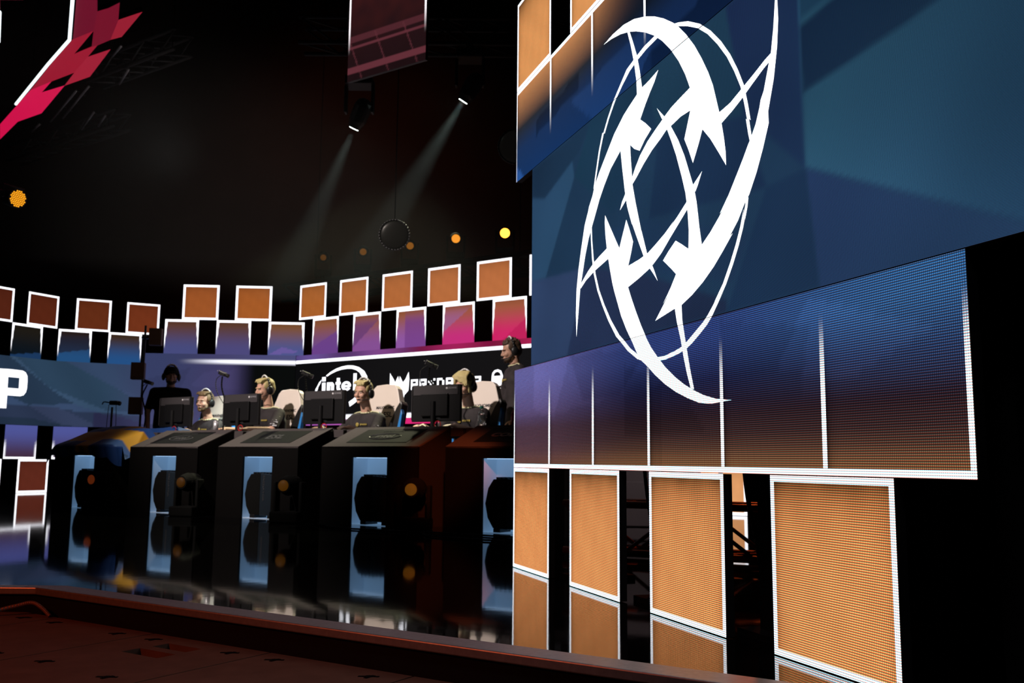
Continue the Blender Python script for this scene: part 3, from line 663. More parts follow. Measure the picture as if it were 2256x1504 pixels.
# lower rows of the left backdrop
GL = 'lavender squares under the far blue screen'
def lav(u0, u1, z0, z1, a, b):
    def fn(u, z):
        f = (z - z0) / (z1 - z0); c = mix(b, a, ss(0, .9, f))
        if z < z0 + .03: return (1.4, 1.4, 1.5)
        e = min(u - u0, u1 - u)
        if e < .02 and f < .6: c = mix(c, (1.4, 1.4, 1.5), 1 - ss(.3, .6, f))
        return c
    return fn
for fo, rz, u0, u1, lab in ((LB_O, LB0_RZ, -.73, -.216, 'lavender square under the white capital letter'), (LB_O, LB0_RZ, -1.48, -.98, 'lavender square low down at the picture edge'),
                            (LB_O, LB1_RZ, .04, .516, 'lavender square above the yellow and blue flag'), (LB_O, LB1_RZ, .756, 1.26, 'lavender square just behind the draped flag')):
    t = empty('led_tile', fo, rz, lab, 'screen', GL)
    display('display', t, u0, u1, .5, .995, lav(u0, u1, .5, 1.0, S(78, 84, 150), S(66, 44, 62)), 'led_far', .04, (), (.53,)); housing(t, u0, u1, .5, .995)
GF = 'dim orange squares at the foot of the far left backdrop'
tile(LB_O, LB0_RZ, -.49, .01, .003, .495, .03, S(92, 40, 28), 'led_far', 'dim brown square at floor level between the picture edge and the flag', GF, .05, .3)
tile(LB_O, LB0_RZ, -1.24, -.75, .003, .495, .03, S(80, 34, 24), 'led_far', 'dim brown square at floor level, cut by the picture edge', GF, .05, .3)
tile(RB2_O, RB2_RZ, 6.06, 6.585, .003, .497, BW, S(226, 158, 104), 'led_far', 'pale orange tile seen through the wide dark gap of the near screen', 'far floor tile', .05, .3)
# sponsor marks on the black screen
def disp_text(name, body, size, parent, loc, bold, sx, y=-.004):
    o = text(name, body, size, 'led_far', parent, (loc[0], y, loc[1]), bold=bold, sx=sx, thick=0)
    at = o.data.color_attributes.new('Col', 'FLOAT_COLOR', 'POINT')
    for v in at.data: v.color = (1.5, 1.5, 1.65, 1)
    return o
def bandpoly(outer, inner): return [outer[i:i + 2] + inner[i:i + 2][::-1] for i in range(len(outer) - 1)]
arc_o = [(.608, 1.688), (.688, 1.733), (.795, 1.775), (.902, 1.800), (1.009, 1.810), (1.115, 1.803), (1.221, 1.775), (1.317, 1.72), (1.371, 1.648), (1.384, 1.585), (1.366, 1.50), (1.32, 1.42), (1.24, 1.34), (1.15, 1.285), (1.07, 1.245)]
arc_i = [(.625, 1.672), (.70, 1.706), (.80, 1.738), (.90, 1.757), (1.00, 1.764), (1.09, 1.760), (1.17, 1.738), (1.235, 1.70), (1.275, 1.645), (1.30, 1.585), (1.29, 1.52), (1.26, 1.46), (1.20, 1.395), (1.12, 1.345), (1.05, 1.31)]
sw = bandpoly(arc_o, arc_i) + [[(.530, 1.636), (.480, 1.60), (.44, 1.54), (.412, 1.504), (.403, 1.466), (.442, 1.466), (.466, 1.534), (.50, 1.58)]]
s1 = white_shape('sign', rb2, sw, 'led_far', -.004); s1['label'] = 'white oval sweep around a company name'
def rc(a, b_, c_, d_): return [(a, c_), (b_, c_), (b_, d_), (a, d_)]
ring_o = [(.995 + .092 * math.cos(a_), 1.528 + .066 * math.sin(a_)) for a_ in [math.pi * (-.18 + k * .1) * -1 + math.pi * 1.64 for k in range(17)]]
eo = [(.995 + .090 * math.cos(R(q)), 1.528 + .066 * math.sin(R(q))) for q in range(0, 331, 22)]
ei = [(.995 + .042 * math.cos(R(q)), 1.528 + .032 * math.sin(R(q))) for q in range(0, 331, 22)]
L5 = [rc(.536, .602, 1.465, 1.588), rc(.534, .604, 1.608, 1.668), rc(.630, .692, 1.465, 1.590), [(.692, 1.590), (.735, 1.590), (.766, 1.560), (.766, 1.465), (.710, 1.465), (.710, 1.540), (.692, 1.545)],
      rc(.815, .872, 1.50, 1.644), [(.815, 1.50), (.830, 1.468), (.890, 1.465), (.890, 1.500), (.872, 1.50)], rc(.795, .890, 1.555, 1.590), rc(.93, 1.075, 1.512, 1.540), rc(1.122, 1.182, 1.465, 1.695)] + bandpoly(eo, ei)
white_shape('lettering', rb2, L5, 'led_far', -.004)['label'] = 'white company name inside an oval'
wing = [[(1.775, 1.672), (1.79, 1.648), (1.837, 1.59), (1.868, 1.543), (1.915, 1.625), (1.930, 1.57), (1.932, 1.391), (1.895, 1.36), (1.86, 1.336), (1.844, 1.378), (1.842, 1.431), (1.811, 1.493), (1.775, 1.509)],
        [(2.094, 1.672), (2.08, 1.65), (2.043, 1.581), (2.0, 1.538), (1.945, 1.625), (1.938, 1.57), (1.937, 1.383), (2.003, 1.275), (2.03, 1.372), (2.096, 1.43), (2.106, 1.571)]]
white_shape('winged_mark', rb2, wing, 'led_far', -.004)['label'] = 'white winged mask mark'
# blocky stencil lettering
def block(word, x0, z0, w, h, gap):
    K = {'P': ['1111', '1001', '1111', '1000', '1000'], 'R': ['1111', '1001', '1111', '1010', '1001'], 'E': ['0001', '1100', '0110', '0000', '1111'],
         'D': ['1110', '1001', '1001', '1001', '1110'], 'A': ['1111', '1001', '1111', '1001', '1001'], 'T': ['1111', '0110', '0110', '0110', '0110'], 'O': ['1111', '1001', '1001', '1001', '1111']}
    out = []; x = x0
    for ch in word:
        g = K[ch]
        for r, row in enumerate(g):
            c = 0
            while c < 4:
                if row[c] == '1':
                    e = c
                    while e + 1 < 4 and row[e + 1] == '1': e += 1
                    a, b = x + w * c / 4 * .97, x + w * (e + 1) / 4; t, bt = z0 + h * (5 - r) / 5, z0 + h * (4 - r) / 5
                    out.append([(a, bt), (b, bt), (b, t), (a, t)]); c = e + 1
                else: c += 1
        x += w + gap
    return out
white_shape('lettering', rb2, block('PREDATOR', 2.135, 1.435, .115, .135, .028), 'led_far', -.004)['label'] = 'white block lettering'
lockp = [[(3.42, 1.44), (3.56, 1.44), (3.575, 1.46), (3.575, 1.56), (3.41, 1.56), (3.405, 1.46)]] + bandpoly([(3.41, 1.56), (3.42, 1.60), (3.45, 1.63), (3.50, 1.64), (3.55, 1.62), (3.575, 1.56)], [(3.44, 1.56), (3.445, 1.585), (3.465, 1.605), (3.50, 1.61), (3.53, 1.595), (3.545, 1.56)])
white_shape('padlock_mark', rb2, lockp, 'led_far', -.004)['label'] = 'white padlock shaped mark'
# ------------------------------------------------------------------ desks
DU = [-4.386, -3.04, -1.69, -.346, .988]; DW = 1.058
def make_desk(i, label):
    p = dp(DU[i], 0); t = empty('gaming_desk', p, DESK_RZ, label, 'desk', 'player desks in a row')
    nx0, nx1 = .352, .738
    b = BM(); th = .02
    box(b, (nx0, th, .64), (nx0 / 2, th / 2, .32)); box(b, (DW - nx1, th, .64), ((DW + nx1) / 2, th / 2, .32))
    box(b, (nx1 - nx0, th, .09), ((nx0 + nx1) / 2, th / 2, .595))
    obj('front_panel', b, 'deskfront', t)
    for x in (.01, DW - .01):
        b = BM(); prism(b, [(.02, 0), (.44, 0), (.44, .80), (.02, .635)], .02, 'YZ', x - .01); obj('side_panel', b, 'deskside', t)
    b = BM(); prism(b, [(0, .625), (.42, .798), (.42, .818), (0, .642)], DW, 'YZ', 0); obj('console_top', b, 'console', t, bevel=.003)
    sl = math.atan2(.176, .42)

    b = BM(); box(b, (.66, .30, .004), (0, 0, 0)); lg = obj('logo_plate', b, 'consoledark', t, (.54, .215, .7335), (sl, 0, 0))
    if i == 0: pass
    elif i in (1, 3):
        ring = []
        b = BM(); pts = [(.17 * math.cos(a), .062 * math.sin(a) - .02, .003) for a in [k * math.pi / 12 for k in range(3, 26)]]
        tube(b, pts, .004, 5); obj('oval_ring', b, 'logo_grey', lg)
        text('lettering', 'ıntel', .10, 'logo_grey', lg, (0, -.02, .003), (0, 0, 0), .002, .002, 1.1)
        text('caption', 'extreme masters', .028, 'logo_grey', lg, (0, .10, .003), (0, 0, 0), 0, .002, 1.2)
    elif i == 2:
        text('lettering', 'ESL', .13, 'logo_grey', lg, (0, -.01, .003), (0, 0, 0), .004, .002, 1.2)
    else:
        text('lettering', 'COLOGNE', .10, 'logo_red', lg, (.02, -.01, .003), (0, 0, 0), .003, .002, 1.1)
    b = BM(); box(b, (1.30, .62, .07), (.53, .735, .765)); obj('tabletop', b, 'console', t, bevel=.004)
    for x in (-.08, 1.14):
        b = BM(); box(b, (.04, .50, .73), (x, .74, .365)); obj('leg_panel', b, 'deskfront', t)
    # lit alcove behind the opening
    b = BM(); a0, a1, y1 = nx0 - .002, nx1 + .22, .20
    for (s, c) in (((a1 - a0, .01, .56), ((a0 + a1) / 2, y1, .28)), ((a1 - a0 + .02, y1 - .02, .01), ((a0 + a1) / 2, y1 / 2 + .01, .565)), ((a1 - a0, y1 - .02, .004), ((a0 + a1) / 2, y1 / 2 + .01, .003))):
        box(b, s, c)
    al = obj('alcove', b, 'alcove', t)
    for xs in (a0 - .005, a1 + .005):
        b = BM(); box(b, (.01, y1 - .02, .56), (xs, y1 / 2 + .01, .28)); obj('side_wall', b, 'alcove_side_shaded', al)
    b = BM(); box(b, (a1 - a0 - .04, .02, .012), ((a0 + a1) / 2, .045, .552)); obj('light_strip', b, 'strip', al)
    return t
dl = ['dark desk at the far end of the row, covered by the yellow and blue flag', 'dark desk next to the flag covered one, round outline mark on its slanted top',
      'middle dark desk of the row, with short grey lettering on its slanted top', 'dark desk whose side glows red, with an oval mark on its slanted top', 'dark desk partly hidden by the near screen, with reddish lettering']
for i in range(5): make_desk(i, dl[i])

def make_pc(i, label):
    p = dp(DU[i] + .56, .0); t = empty('gaming_computer', p, DESK_RZ, label, 'computer', 'computers in the desk openings')
    prof = [(-.198, .215), (-.172, .33), (-.125, .395), (.0, .402), (.0, .030), (-.125, .034), (-.175, .11)]
    b = BM(); prism(b, prof, .155, 'XZ', .028); cs = obj('case', b, 'matte', t, bevel=.004)
    b = BM(); prism(b, [(.0, .030), (.205, .030), (.205, .388), (.0, .402)], .150, 'XZ', .030); fp = obj('front_panel', b, mat_pc(), t, bevel=.004)
    text('lettering', 'PREDATOR', .030, 'logo_grey', fp, (.045, .0285, .27), (R(90), R(90), 0), .0, .0008, 1.5)
    b = BM()
    for k in range(7): box(b, (.016, .12, .016), (-.10 + k * .040, .10, .404 - (.003 if k > 3 else 0)))
    obj('top_handle', b, 'black', t, bevel=.003)
    for x in (-.09, .14):
        b = BM(); box(b, (.06, .15, .034), (x, .10, .017)); obj('foot', b, 'black', t, bevel=.004)
    return t
def mat_pc():
    if 'pcfront' not in M_: M_['pcfront'] = mat('computer_front_plastic', (.012, .018, .026), .35, emis=(.010, .018, .028), emis_s=.0)
    return M_['pcfront']
pcl = ['black faceted computer in the lit opening under the flag', 'black computer in the lit opening under the round outline mark', 'black computer in the lit opening of the middle desk',
       'black computer in the lit opening of the desk with the red side', 'black computer in the lit opening next to the near screen']
for i in range(5): make_pc(i, pcl[i])

# wash lights on the floor between the desks
def wash(loc, rz, label, strength, group, tilt=0, col=(1.0, .34, .04), name='moving_head_light', hang=False, rr=.062, lens=None, head_rot=None):
    t = empty(name, loc, rz, label, 'stage light', group)
    s = -1 if hang else 1
    b = BM(); box(b, (.26, .22, .09), (0, 0, s * .045)); obj('base', b, 'matte', t, bevel=.012)

    if loc[2] > 1:
        b = BM(); cyl(b, (0, 0, .01), (0, 0, -.085), .03); obj('clamp', b, 'matte', t)
    for x in (-.12, .12):
        b = BM(); box(b, (.03, .09, .26), (x, 0, s * .21)); obj('yoke_arm', b, 'matte', t, bevel=.01)
    h = empty('head_pivot', (0, 0, s * .31), 0); h.parent = t
    b = BM(); caps(b, (0, .07, 0), .085, (0, -.03, 0), .085); cyl(b, (0, -.02, 0), (0, -.115, 0), .088, rr + .014, 24)
    hd = obj('head', b, 'matte', t, (0, 0, s * .31), smooth=False)
    hd.rotation_euler = head_rot or (tilt, 0, 0)
    bpy.data.objects.remove(h)
    b = BM(); cyl(b, (0, -.108, 0), (0, -.120, 0), rr, rr, 24); ell(b, (0, -.118, 0), (rr, .018, rr))
    obj('lens', b, lens or amber(strength, col), hd, smooth=True)
    return t
GW = 'floor lights in front of the desks'
for u, rz, st, lab in ((-3.33, -.42, .075, 'moving light on the floor beside the flag covered desk, faint red lens'), (-1.93, -.33, .03, 'moving light on the floor with the dimmest brown lens, before the middle desk'),
                       (-.59, -.24, .05, 'moving light on the floor with a brown lens and one bright spark'), (.784, -.13, .10, 'moving light on the floor with the brightest orange lens, by the red lit desk side')):
    c = (1.0, .16, .03) if u < -3 else (1.0, .36, .03)
    wash(dp(u, -.12), rz, lab, st, GW, 0, c, rr=.062 if st > .1 else .046)
tag(obj('floor_cable', tube(BM(), [Vector(p) for p in curve([dp(-.1, -.25, .008), dp(.3, -.42, .008), dp(.9, -.35, .008), dp(1.3, -.30, .008), dp(1.9, -.28, .008)], 8)], .007, 6), 'rubber', smooth=True), 'black cable lying on the glossy floor in front of the desks', 'cable')
tag(obj('floor_cable', tube(BM(), [Vector(p) for p in curve([dp(.95, -.12, .008), dp(1.2, -.5, .008), dp(1.7, -.62, .008), dp(2.1, -.5, .008)], 8)], .007, 6), 'rubber', smooth=True), 'black cable looping on the glossy floor beside the near screen', 'cable')

# ------------------------------------------------------------------ monitors
def make_monitor():
    t = empty('gaming_monitor', (0, 0, 0), 0, 'x', 'monitor', 'monitors on the player desks')
    b = BM(); box(b, (.545, .035, .325), (0, 0, .235)); box(b, (.30, .03, .2), (0, -.028, .22)); obj('housing', b, 'black', t, bevel=.006)
    b = BM(); box(b, (.50, .006, .085), (0, -.019, .352)); st = obj('rear_strip', b, 'monitor_strip', t)
    text('lettering', 'ZOWIE', .022, 'logo_light', st, (.19, -.023, .365), (R(90), 0, 0), .0006, .0008, 1.3)
    b = BM(); ell(b, (.128, -.023, .365), (.010, .002, .010)); obj('round_mark', b, 'white', st)
    text('small_lettering', 'DELL', .018, 'logo_grey', t, (.06, -.046, .10), (R(90), 0, 0), 0, .001, 1.2)
    b = BM(); box(b, (.53, .004, .30), (0, .019, .237)); obj('screen', b, 'screen', t)
    b = BM(); box(b, (.008, .22, .30), (-.30, .08, .24), Matrix.Rotation(R(18), 4, 'Z')); obj('side_shield', b, 'monitor_strip', t, bevel=.003)
    b = BM(); cyl(b, (0, -.05, .0), (0, -.05, .25), .022); obj('stand', b, 'black', t)
    b = BM(); tube(b, [Vector((.07 + .035 * math.cos(a), -.07, .045 + .03 * math.sin(a))) for a in [k * math.pi / 6 for k in range(13)]], .004, 5); obj('red_cable_loop', b, 'red', t)
    b = BM(); box(b, (.30, .22, .014), (0, 0, .007)); obj('stand_base', b, 'black', t, bevel=.004)
    return t
mon = make_monitor()
for i, (u, off, rz, lab) in enumerate(((-3.345, .75, 0, 'black monitor in front of the first player, below the standing man in a cap'), (-2.27, .75, 0, 'black monitor hiding the mouth of the second player'),
        (-1.11, .78, 0, 'black monitor before the round company sign and the third player'), (.30, .75, 0, 'black monitor beside the fourth player under the block lettering'))):
    m = mon if i == 0 else copy_tree(mon)
    m.location = dp(u, off, .80); m.rotation_euler = (0, 0, DESK_RZ + rz); m['label'] = lab

# ------------------------------------------------------------------ chairs
def make_chair():
    t = empty('gaming_chair', (0, 0, 0), 0, 'x', 'chair', 'white gaming chairs')
    prof = [(-.20, .0), (-.25, .16), (-.245, .34), (-.262, .46), (-.225, .60), (-.17, .75), (-.13, .79), (0, .80), (.13, .79), (.17, .75), (.225, .60), (.262, .46), (.245, .34), (.25, .16), (.20, .0)]
    b = BM(); prism(b, prof, .09, 'XZ', -.045); bk = obj('backrest', b, 'chair_white', t, (0, .26, .50), (R(-9), 0, 0), bevel=.022)
    text('chair_lettering', 'MAXNOMIC', .042, 'print_black', bk, (.035, -.047, .55), (R(90), 0, 0), .0008, .001, 1.1)
    text('league_lettering', 'ESL', .075, 'print_black', bk, (.08, -.047, .475), (R(90), 0, 0), .002, .001, 1.15)
    b = BM(); ell(b, (-.035, -.047, .475), (.018, .003, .032)); obj('round_print', b, 'print_blue', bk)
    for s in (-1, 1):
        b = BM(); prism(b, [(s * .10, .02), (s * .21, .0), (s * .264, .16), (s * .264, .42), (s * .274, .58), (s * .250, .62), (s * .20, .54), (s * .13, .38)], .11, 'XZ', -.065); obj('side_wing', b, 'chair_black', bk, bevel=.01)
        b = BM(); prism(b, [(s * .215, .06), (s * .288, .10), (s * .290, .36), (s * .294, .48), (s * .274, .53), (s * .258, .40)], .05, 'XZ', -.068); obj('blue_trim', b, 'chair_blue', bk, bevel=.006)
    b = BM(); box(b, (.50, .48, .12), (0, 0, .46)); obj('seat_cushion', b, 'chair_black', t, bevel=.04)
    b = BM(); cyl(b, (0, .02, .10), (0, .02, .42), .03); obj('gas_lift', b, 'black', t)
    for s in (-1, 1):
        b = BM(); tube(b, [(s * .29, .05, .46), (s * .29, .05, .66)], .016); box(b, (.07, .26, .03), (s * .29, 0, .67)); tube(b, [(s * .2, .05, .43), (s * .29, .05, .46)], .014); obj('armrest', b, 'black', t)
    b = BM()
    for k in range(5):
        a = k * 2 * math.pi / 5 + .3; caps(b, (0, .02, .09), .022, (.28 * math.cos(a), .02 + .28 * math.sin(a), .07), .015, 1)
    bs = obj('star_base', b, 'black', t)
    for k in range(5):
        a = k * 2 * math.pi / 5 + .3; b = BM(); cyl(b, (.28 * math.cos(a) - .015, .02 + .28 * math.sin(a), .03), (.28 * math.cos(a) + .015, .02 + .28 * math.sin(a), .03), .03); obj('caster', b, 'rubber', bs)
    return t
ch = make_chair()
for i, (u, off, dz, lab) in enumerate(((-3.80, 1.42, 0, 'white gaming chair of the first player, farthest from the near screen'), (-2.66, 1.42, .03, 'white gaming chair of the blond second player'),
        (-1.19, 1.42, .03, 'white gaming chair of the third player, dark lettering fully in view'), (.07, 1.42, .02, 'white gaming chair behind the player whose hair hangs over the face'))):
    c = ch if i == 0 else copy_tree(ch)
    c.location = dp(u, off, 0); c.rotation_euler = (0, 0, DESK_RZ + (R(8) if i == 0 else 0)); c['label'] = lab
    c.scale = (1, 1, 1 + dz)

# ------------------------------------------------------------------ people
def rotm(yaw=0, pitch=0, roll=0): return Matrix.Rotation(yaw, 4, 'Z') @ Matrix.Rotation(pitch, 4, 'X') @ Matrix.Rotation(roll, 4, 'Y')
def head_bm(b, H):
    """H: head frame, face towards -Y, origin at eye height"""
    def e(c, r, rot=None):
        m = H @ Matrix.Translation(c)
        if rot is not None: m = m @ rot
        bmesh.ops.create_icosphere(b, subdivisions=3, radius=1, matrix=m @ Matrix.Diagonal((*r, 1)))
    e((0, .015, .030), (.076, .098, .088)); e((0, -.030, -.030), (.062, .060, .080)); e((0, -.040, -.072), (.047, .046, .040))
    e((0, -.074, -.098), (.020, .018, .016)); e((0, -.080, .024), (.048, .014, .010)); e((0, -.088, -.062), (.024, .013, .010))
    for s in (-1, 1):
        e((s * .036, -.062, -.028), (.024, .028, .026)); e((s * .079, .010, -.010), (.011, .022, .032)); e((s * .031, -.074, .000), (.016, .012, .009))
    p = [H @ Vector(q) for q in ((0, -.086, .012), (0, -.108, -.026), (.012, -.096, -.034), (-.012, -.096, -.034))]
    caps(b, p[0], .009, p[1], .012); caps(b, p[1], .012, p[2], .008); caps(b, p[1], .012, p[3], .008)
def hand_bm(b, wrist, dirv, up, s=1, curl=.5, grip=None):
    """palm, four fingers of different length with two bends, thumb from the side of the palm near its base"""
    d = Vector(dirv).normalized(); u = Vector(up); u = (u - d * u.dot(d)).normalized(); x = d.cross(u) * s
    w = Vector(wrist); palm = w + d * .045
    for k in (-1, 0, 1): caps(b, w + d * .010 + x * k * .012, .015, w + d * .078 + x * k * .024, .012)
    for k, (o, l) in enumerate(((-.030, .062), (-.010, .074), (.010, .080), (.030, .070))):
        a = w + d * .082 + x * o; c1 = curl * .9; q = a + (d * math.cos(c1 * .5) - u * math.sin(c1 * .5)) * l * .45
        r = q + (d * math.cos(c1 * 1.3) - u * math.sin(c1 * 1.3)) * l * .32; t = r + (d * math.cos(c1 * 2) - u * math.sin(c1 * 2)) * l * .26
        chain(b, [(a, .0095), (q, .0085), (r, .008), (t, .0065)])
    a = w + d * .022 + x * .028; q = a + (d * .6 + x * .7 - u * .2).normalized() * .036; t = q + (d * .9 + x * .25 - u * .3).normalized() * .030
    chain(b, [(a, .013), (q, .010), (t, .008)])
def person(label, loc, rz, J, head, outfit, hair, hairstyle, skin='skin', headset=True, beard=None, cap=False, voxel=.0055, extra=None):
    root = empty('person', loc, rz, label, 'person')
    hp, hy, hpi, hr = head; H = Matrix.Translation(hp) @ rotm(hy, hpi, hr)
    V = lambda k: Vector(J[k])
    b = BM()
    sh = (V('shL') + V('shR')) / 2; pel = V('pel'); mid = pel.lerp(sh, .45)
    def torso(b, g=0.0, low=True):
        n = (V('shL') - V('shR')).normalized()
        for (c, wx, r) in ((pel, .085, .105), (mid, .075, .105), (pel.lerp(sh, .78) + Vector((0, .0, 0)), .095, .110)):
            caps(b, c - n * wx, r + g, c + n * wx, r + g)
        for s_ in (-1, 1):
            chain(b, [(pel - n * .085 * s_, .105 + g), (mid - n * .075 * s_, .103 + g), (pel.lerp(sh, .78) - n * .095 * s_, .108 + g)])
        chain(b, [(pel.lerp(sh, .85) , .10 + g), (sh + Vector((0, 0, .015)), .062 + g)])
        for k in ('L', 'R'): caps(b, sh + Vector((0, 0, .0)), .058 + g, V('sh' + k) - Vector((0, 0, .008)), .050 + g); caps(b, pel.lerp(sh, .75), .10 + g, V('sh' + k) - Vector((0, 0, .02)), .058 + g)
    torso(b)
    neck0 = sh + Vector((0, .0, .02)); neck1 = H @ Vector((0, .018, -.070))
    chain(b, [(neck0, .058), (neck1, .050)])
    head_bm(b, H)
    for k, s in (('L', 1), ('R', -1)):
        chain(b, [(V('sh' + k), .050), (V('el' + k), .038), (V('wr' + k), .026)])
        chain(b, [(V('hip' + k), .088), (V('kn' + k), .056), (V('an' + k), .040)])
        a = V('an' + k); f = Vector(J.get('ft', (0, -1, 0)))
        hand_bm(b, V('wr' + k), J.get('hd' + k, (0, -1, -.1)), J.get('hu' + k, (0, 0, 1)), s, J.get('curl' + k, .55))
    body = obj('body', b, skin, root)
    baked(body, [('REMESH', dict(mode='VOXEL', voxel_size=voxel)), ('SMOOTH', dict(factor=.5, iterations=3))])
    body.name = 'body'
    # jersey
    b = BM(); torso(b, .010)
    for k in ('L', 'R'):
        e_ = V('sh' + k).lerp(V('el' + k), .80 if outfit != 'shirt' else .72); chain(b, [(V('sh' + k) - Vector((0, 0, .006)), .060), (e_, .056)])
    j = obj('jersey' if outfit != 'shirt' else 'shirt', b, outfit, root)
    baked(j, [('REMESH', dict(mode='VOXEL', voxel_size=.012)), ('SMOOTH', dict(factor=.5, iterations=4))])
    # trousers and shoes
    b = BM()
    for k in ('L', 'R'): chain(b, [(V('pel'), .122), (V('hip' + k), .105), (V('kn' + k), .074), (V('an' + k) + Vector((0, 0, .03)), .058)])
    tr = obj('trousers', b, 'trousers', root); baked(tr, [('REMESH', dict(mode='VOXEL', voxel_size=.014)), ('SMOOTH', dict(factor=.5, iterations=3))])
    for k in ('L', 'R'):
        a = V('an' + k); b = BM(); caps(b, (a.x, a.y + .02, .045), .045, (a.x, a.y - .16, .036), .036); so = obj('shoe', b, 'black', root, smooth=True)
    if outfit == 'jersey':
        for k in ('L', 'R'):
            b = BM()
            q0 = neck0 + (V('sh' + k) - sh) * .35 + Vector((0, -.012, .046)); q1 = V('sh' + k) + Vector((0, -.012, .047)); q2 = V('sh' + k).lerp(V('el' + k), .3) + (V('sh' + k) - sh).normalized() * .050 + Vector((0, -.012, .010))
            tube(b, curve([q0, q1, q2], 5), .0065, 6); obj('shoulder_piping', b, 'piping', j)
        b = BM()
        for k in ('L', 'R'):
            ax = (V('el' + k) - V('sh' + k)).normalized(); c = V('sh' + k).lerp(V('el' + k), .62); side = (V('sh' + k) - sh).normalized(); fr = Vector((0, -1, 0))
            for (p, q) in ((-.05, .6), (-.02, .9), (.012, .5), (.035, 1.0)):
                cc = c + ax * p; v = (side * q + fr * (1.05 - q * .4)).normalized(); box(b, (.045, .012, .014), cc + v * .064, v.to_track_quat('Y', 'Z').to_matrix().to_4x4())
        obj('sleeve_print', b, 'white', j)
        b = BM(); cst = pel.lerp(sh, .80) + Vector((0, -.126, 0))
        ell(b, cst + Vector((-.035, 0, 0)), (.022, .006, .022))
        for k in range(4): box(b, (.018, .008, .016), cst + Vector((.012 + k * .024, .002, .002)))
        obj('chest_print', b, 'gold', j)
        b = BM(); tube(b, [neck0 + Vector((.066 * math.cos(a), .066 * math.sin(a) * .95 - .004, .038 + .010 * math.sin(a))) for a in [k * math.pi / 8 for k in range(17)]], .008, 6)
        obj('collar', b, 'piping', j, smooth=True)
    # hair or cap
    HL = lambda c: H @ Vector(c)
    b = BM()
    def he(c, r, rot=None):
        m = H @ Matrix.Translation(c)
        if rot is not None: m = m @ rot
        bmesh.ops.create_icosphere(b, subdivisions=3, radius=1, matrix=m @ Matrix.Diagonal((*r, 1)))
    if cap:
        he((0, .018, .048), (.086, .106, .082)); he((0, .035, .02), (.084, .09, .085))
        c_ = obj('cap', b, 'shirt', root); baked(c_, [('REMESH', dict(mode='VOXEL', voxel_size=.008)), ('SMOOTH', dict(factor=.5, iterations=2))])
        b = BM(); he((0, -.105, .052), (.062, .052, .010), Matrix.Rotation(R(14), 4, 'X')); obj('cap_brim', b, 'shirt', c_, smooth=True)
    else:
        he((0, .030, .049), (.081, .092, .077)); he((0, .050, .010), (.080, .072, .088)); hairstyle == 'fringe' or he((0, -.035, .088), (.060, .044, .026), Matrix.Rotation(R(20), 4, 'X'))
        for s in (-1, 1): he((s * .070, .0, .038), (.016, .045, .042)); he((s * .074, .020, -.005), (.010, .022, .045))
        if hairstyle == 'swept':
            for k in range(9):
                x = -.055 + k * .0135; caps(b, HL((x, .03, .118)), .015, HL((x * 1.05 - .004, -.055, .104)), .014); caps(b, HL((x * 1.05 - .004, -.055, .104)), .013, HL((x * 1.10 + .006 * math.sin(k * 2.3), -.076 - .004 * math.sin(k * 1.9), .088 + .010 * math.sin(k * 1.3))), .006)
        elif hairstyle == 'fringe':
            for k in range(11):
                x = -.070 + k * .014; l = .012 + .0095 * k + .010 * math.sin(k * 1.7)
                caps(b, HL((x * .8, .0, .125)), .018, HL((x * 1.1, -.072, .092)), .013); caps(b, HL((x * 1.1, -.072, .092)), .012, HL((x * 1.18 + .012, -.092, .092 - l * .85)), .005)
            for s in (-1, 1):
                for k in range(5): caps(b, HL((s * .080, -.05 + k * .02, .05)), .013, HL((s * .092, -.062 + k * .022, -.055 - .01 * (k % 2))), .007)
        elif hairstyle == 'messy':
            for k in range(26):
                a = k * 2.399; q = .2 + .75 * (k / 26); n = Vector((math.cos(a) * q, math.sin(a) * q, math.sqrt(max(.05, 1 - q * q))))
                p = Vector((n.x * .080, .02 + n.y * .092, .050 + n.z * .074)); caps(b, HL(p), .017, HL(p + n * .018 + Vector((-.008, -.004, .004))), .008)
        h = obj('hair', b, hair, root); baked(h, [('REMESH', dict(mode='VOXEL', voxel_size=.0055)), ('SMOOTH', dict(factor=.4, iterations=2))])
    for s in (-1, 1):
        b = BM(); ell(b, HL((s * .031, -.0835, .001)), (.0085, .0055, .0042), rotm(hy, hpi)); ey = obj('eye', b, 'eye', root, smooth=True)
        b = BM(); ell(b, HL((s * .031, -.0880, .001)), .0034); obj('iris', b, 'eye_dark', ey, smooth=True)
    b = BM()
    for s in (-1, 1): caps(b, HL((s * .020, -.094, .021)), .0045, HL((s * .046, -.083, .022)), .0035, 1)
    obj('eyebrows', b, hair if not cap else 'hair_dark', root, smooth=True)
    if beard:
        b = BM(); he((0, -.050, -.080), (.050, .044, .036)); he((0, -.081, -.095), (.024, .018, .018))
        for s in (-1, 1): caps(b, HL((s * .058, -.020, -.045)), .014, HL((s * .046, -.048, -.078)), .016)
        obj('beard', b, beard, root, smooth=True)
    if headset:
        t = 0; b = BM(); A = [k * math.pi / 14 for k in range(15)]
        tube(b, [HL((.097 * math.cos(a), .012 + .006 * math.sin(a), -.005 + .150 * math.sin(a))) for a in A], .010, 8)
        hs = obj('headset', b, 'black', root, smooth=True)
        b = BM(); tube(b, [HL((.100 * math.cos(a), .010, -.002 + .158 * math.sin(a))) for a in A[4:11]], .008, 6); obj('head_cushion', b, 'white', hs, smooth=True)
        for s in (-1, 1):
            b = BM(); he((s * .095, .012, -.012), (.026, .042, .050)); obj('ear_cup', b, 'black', hs, smooth=True)
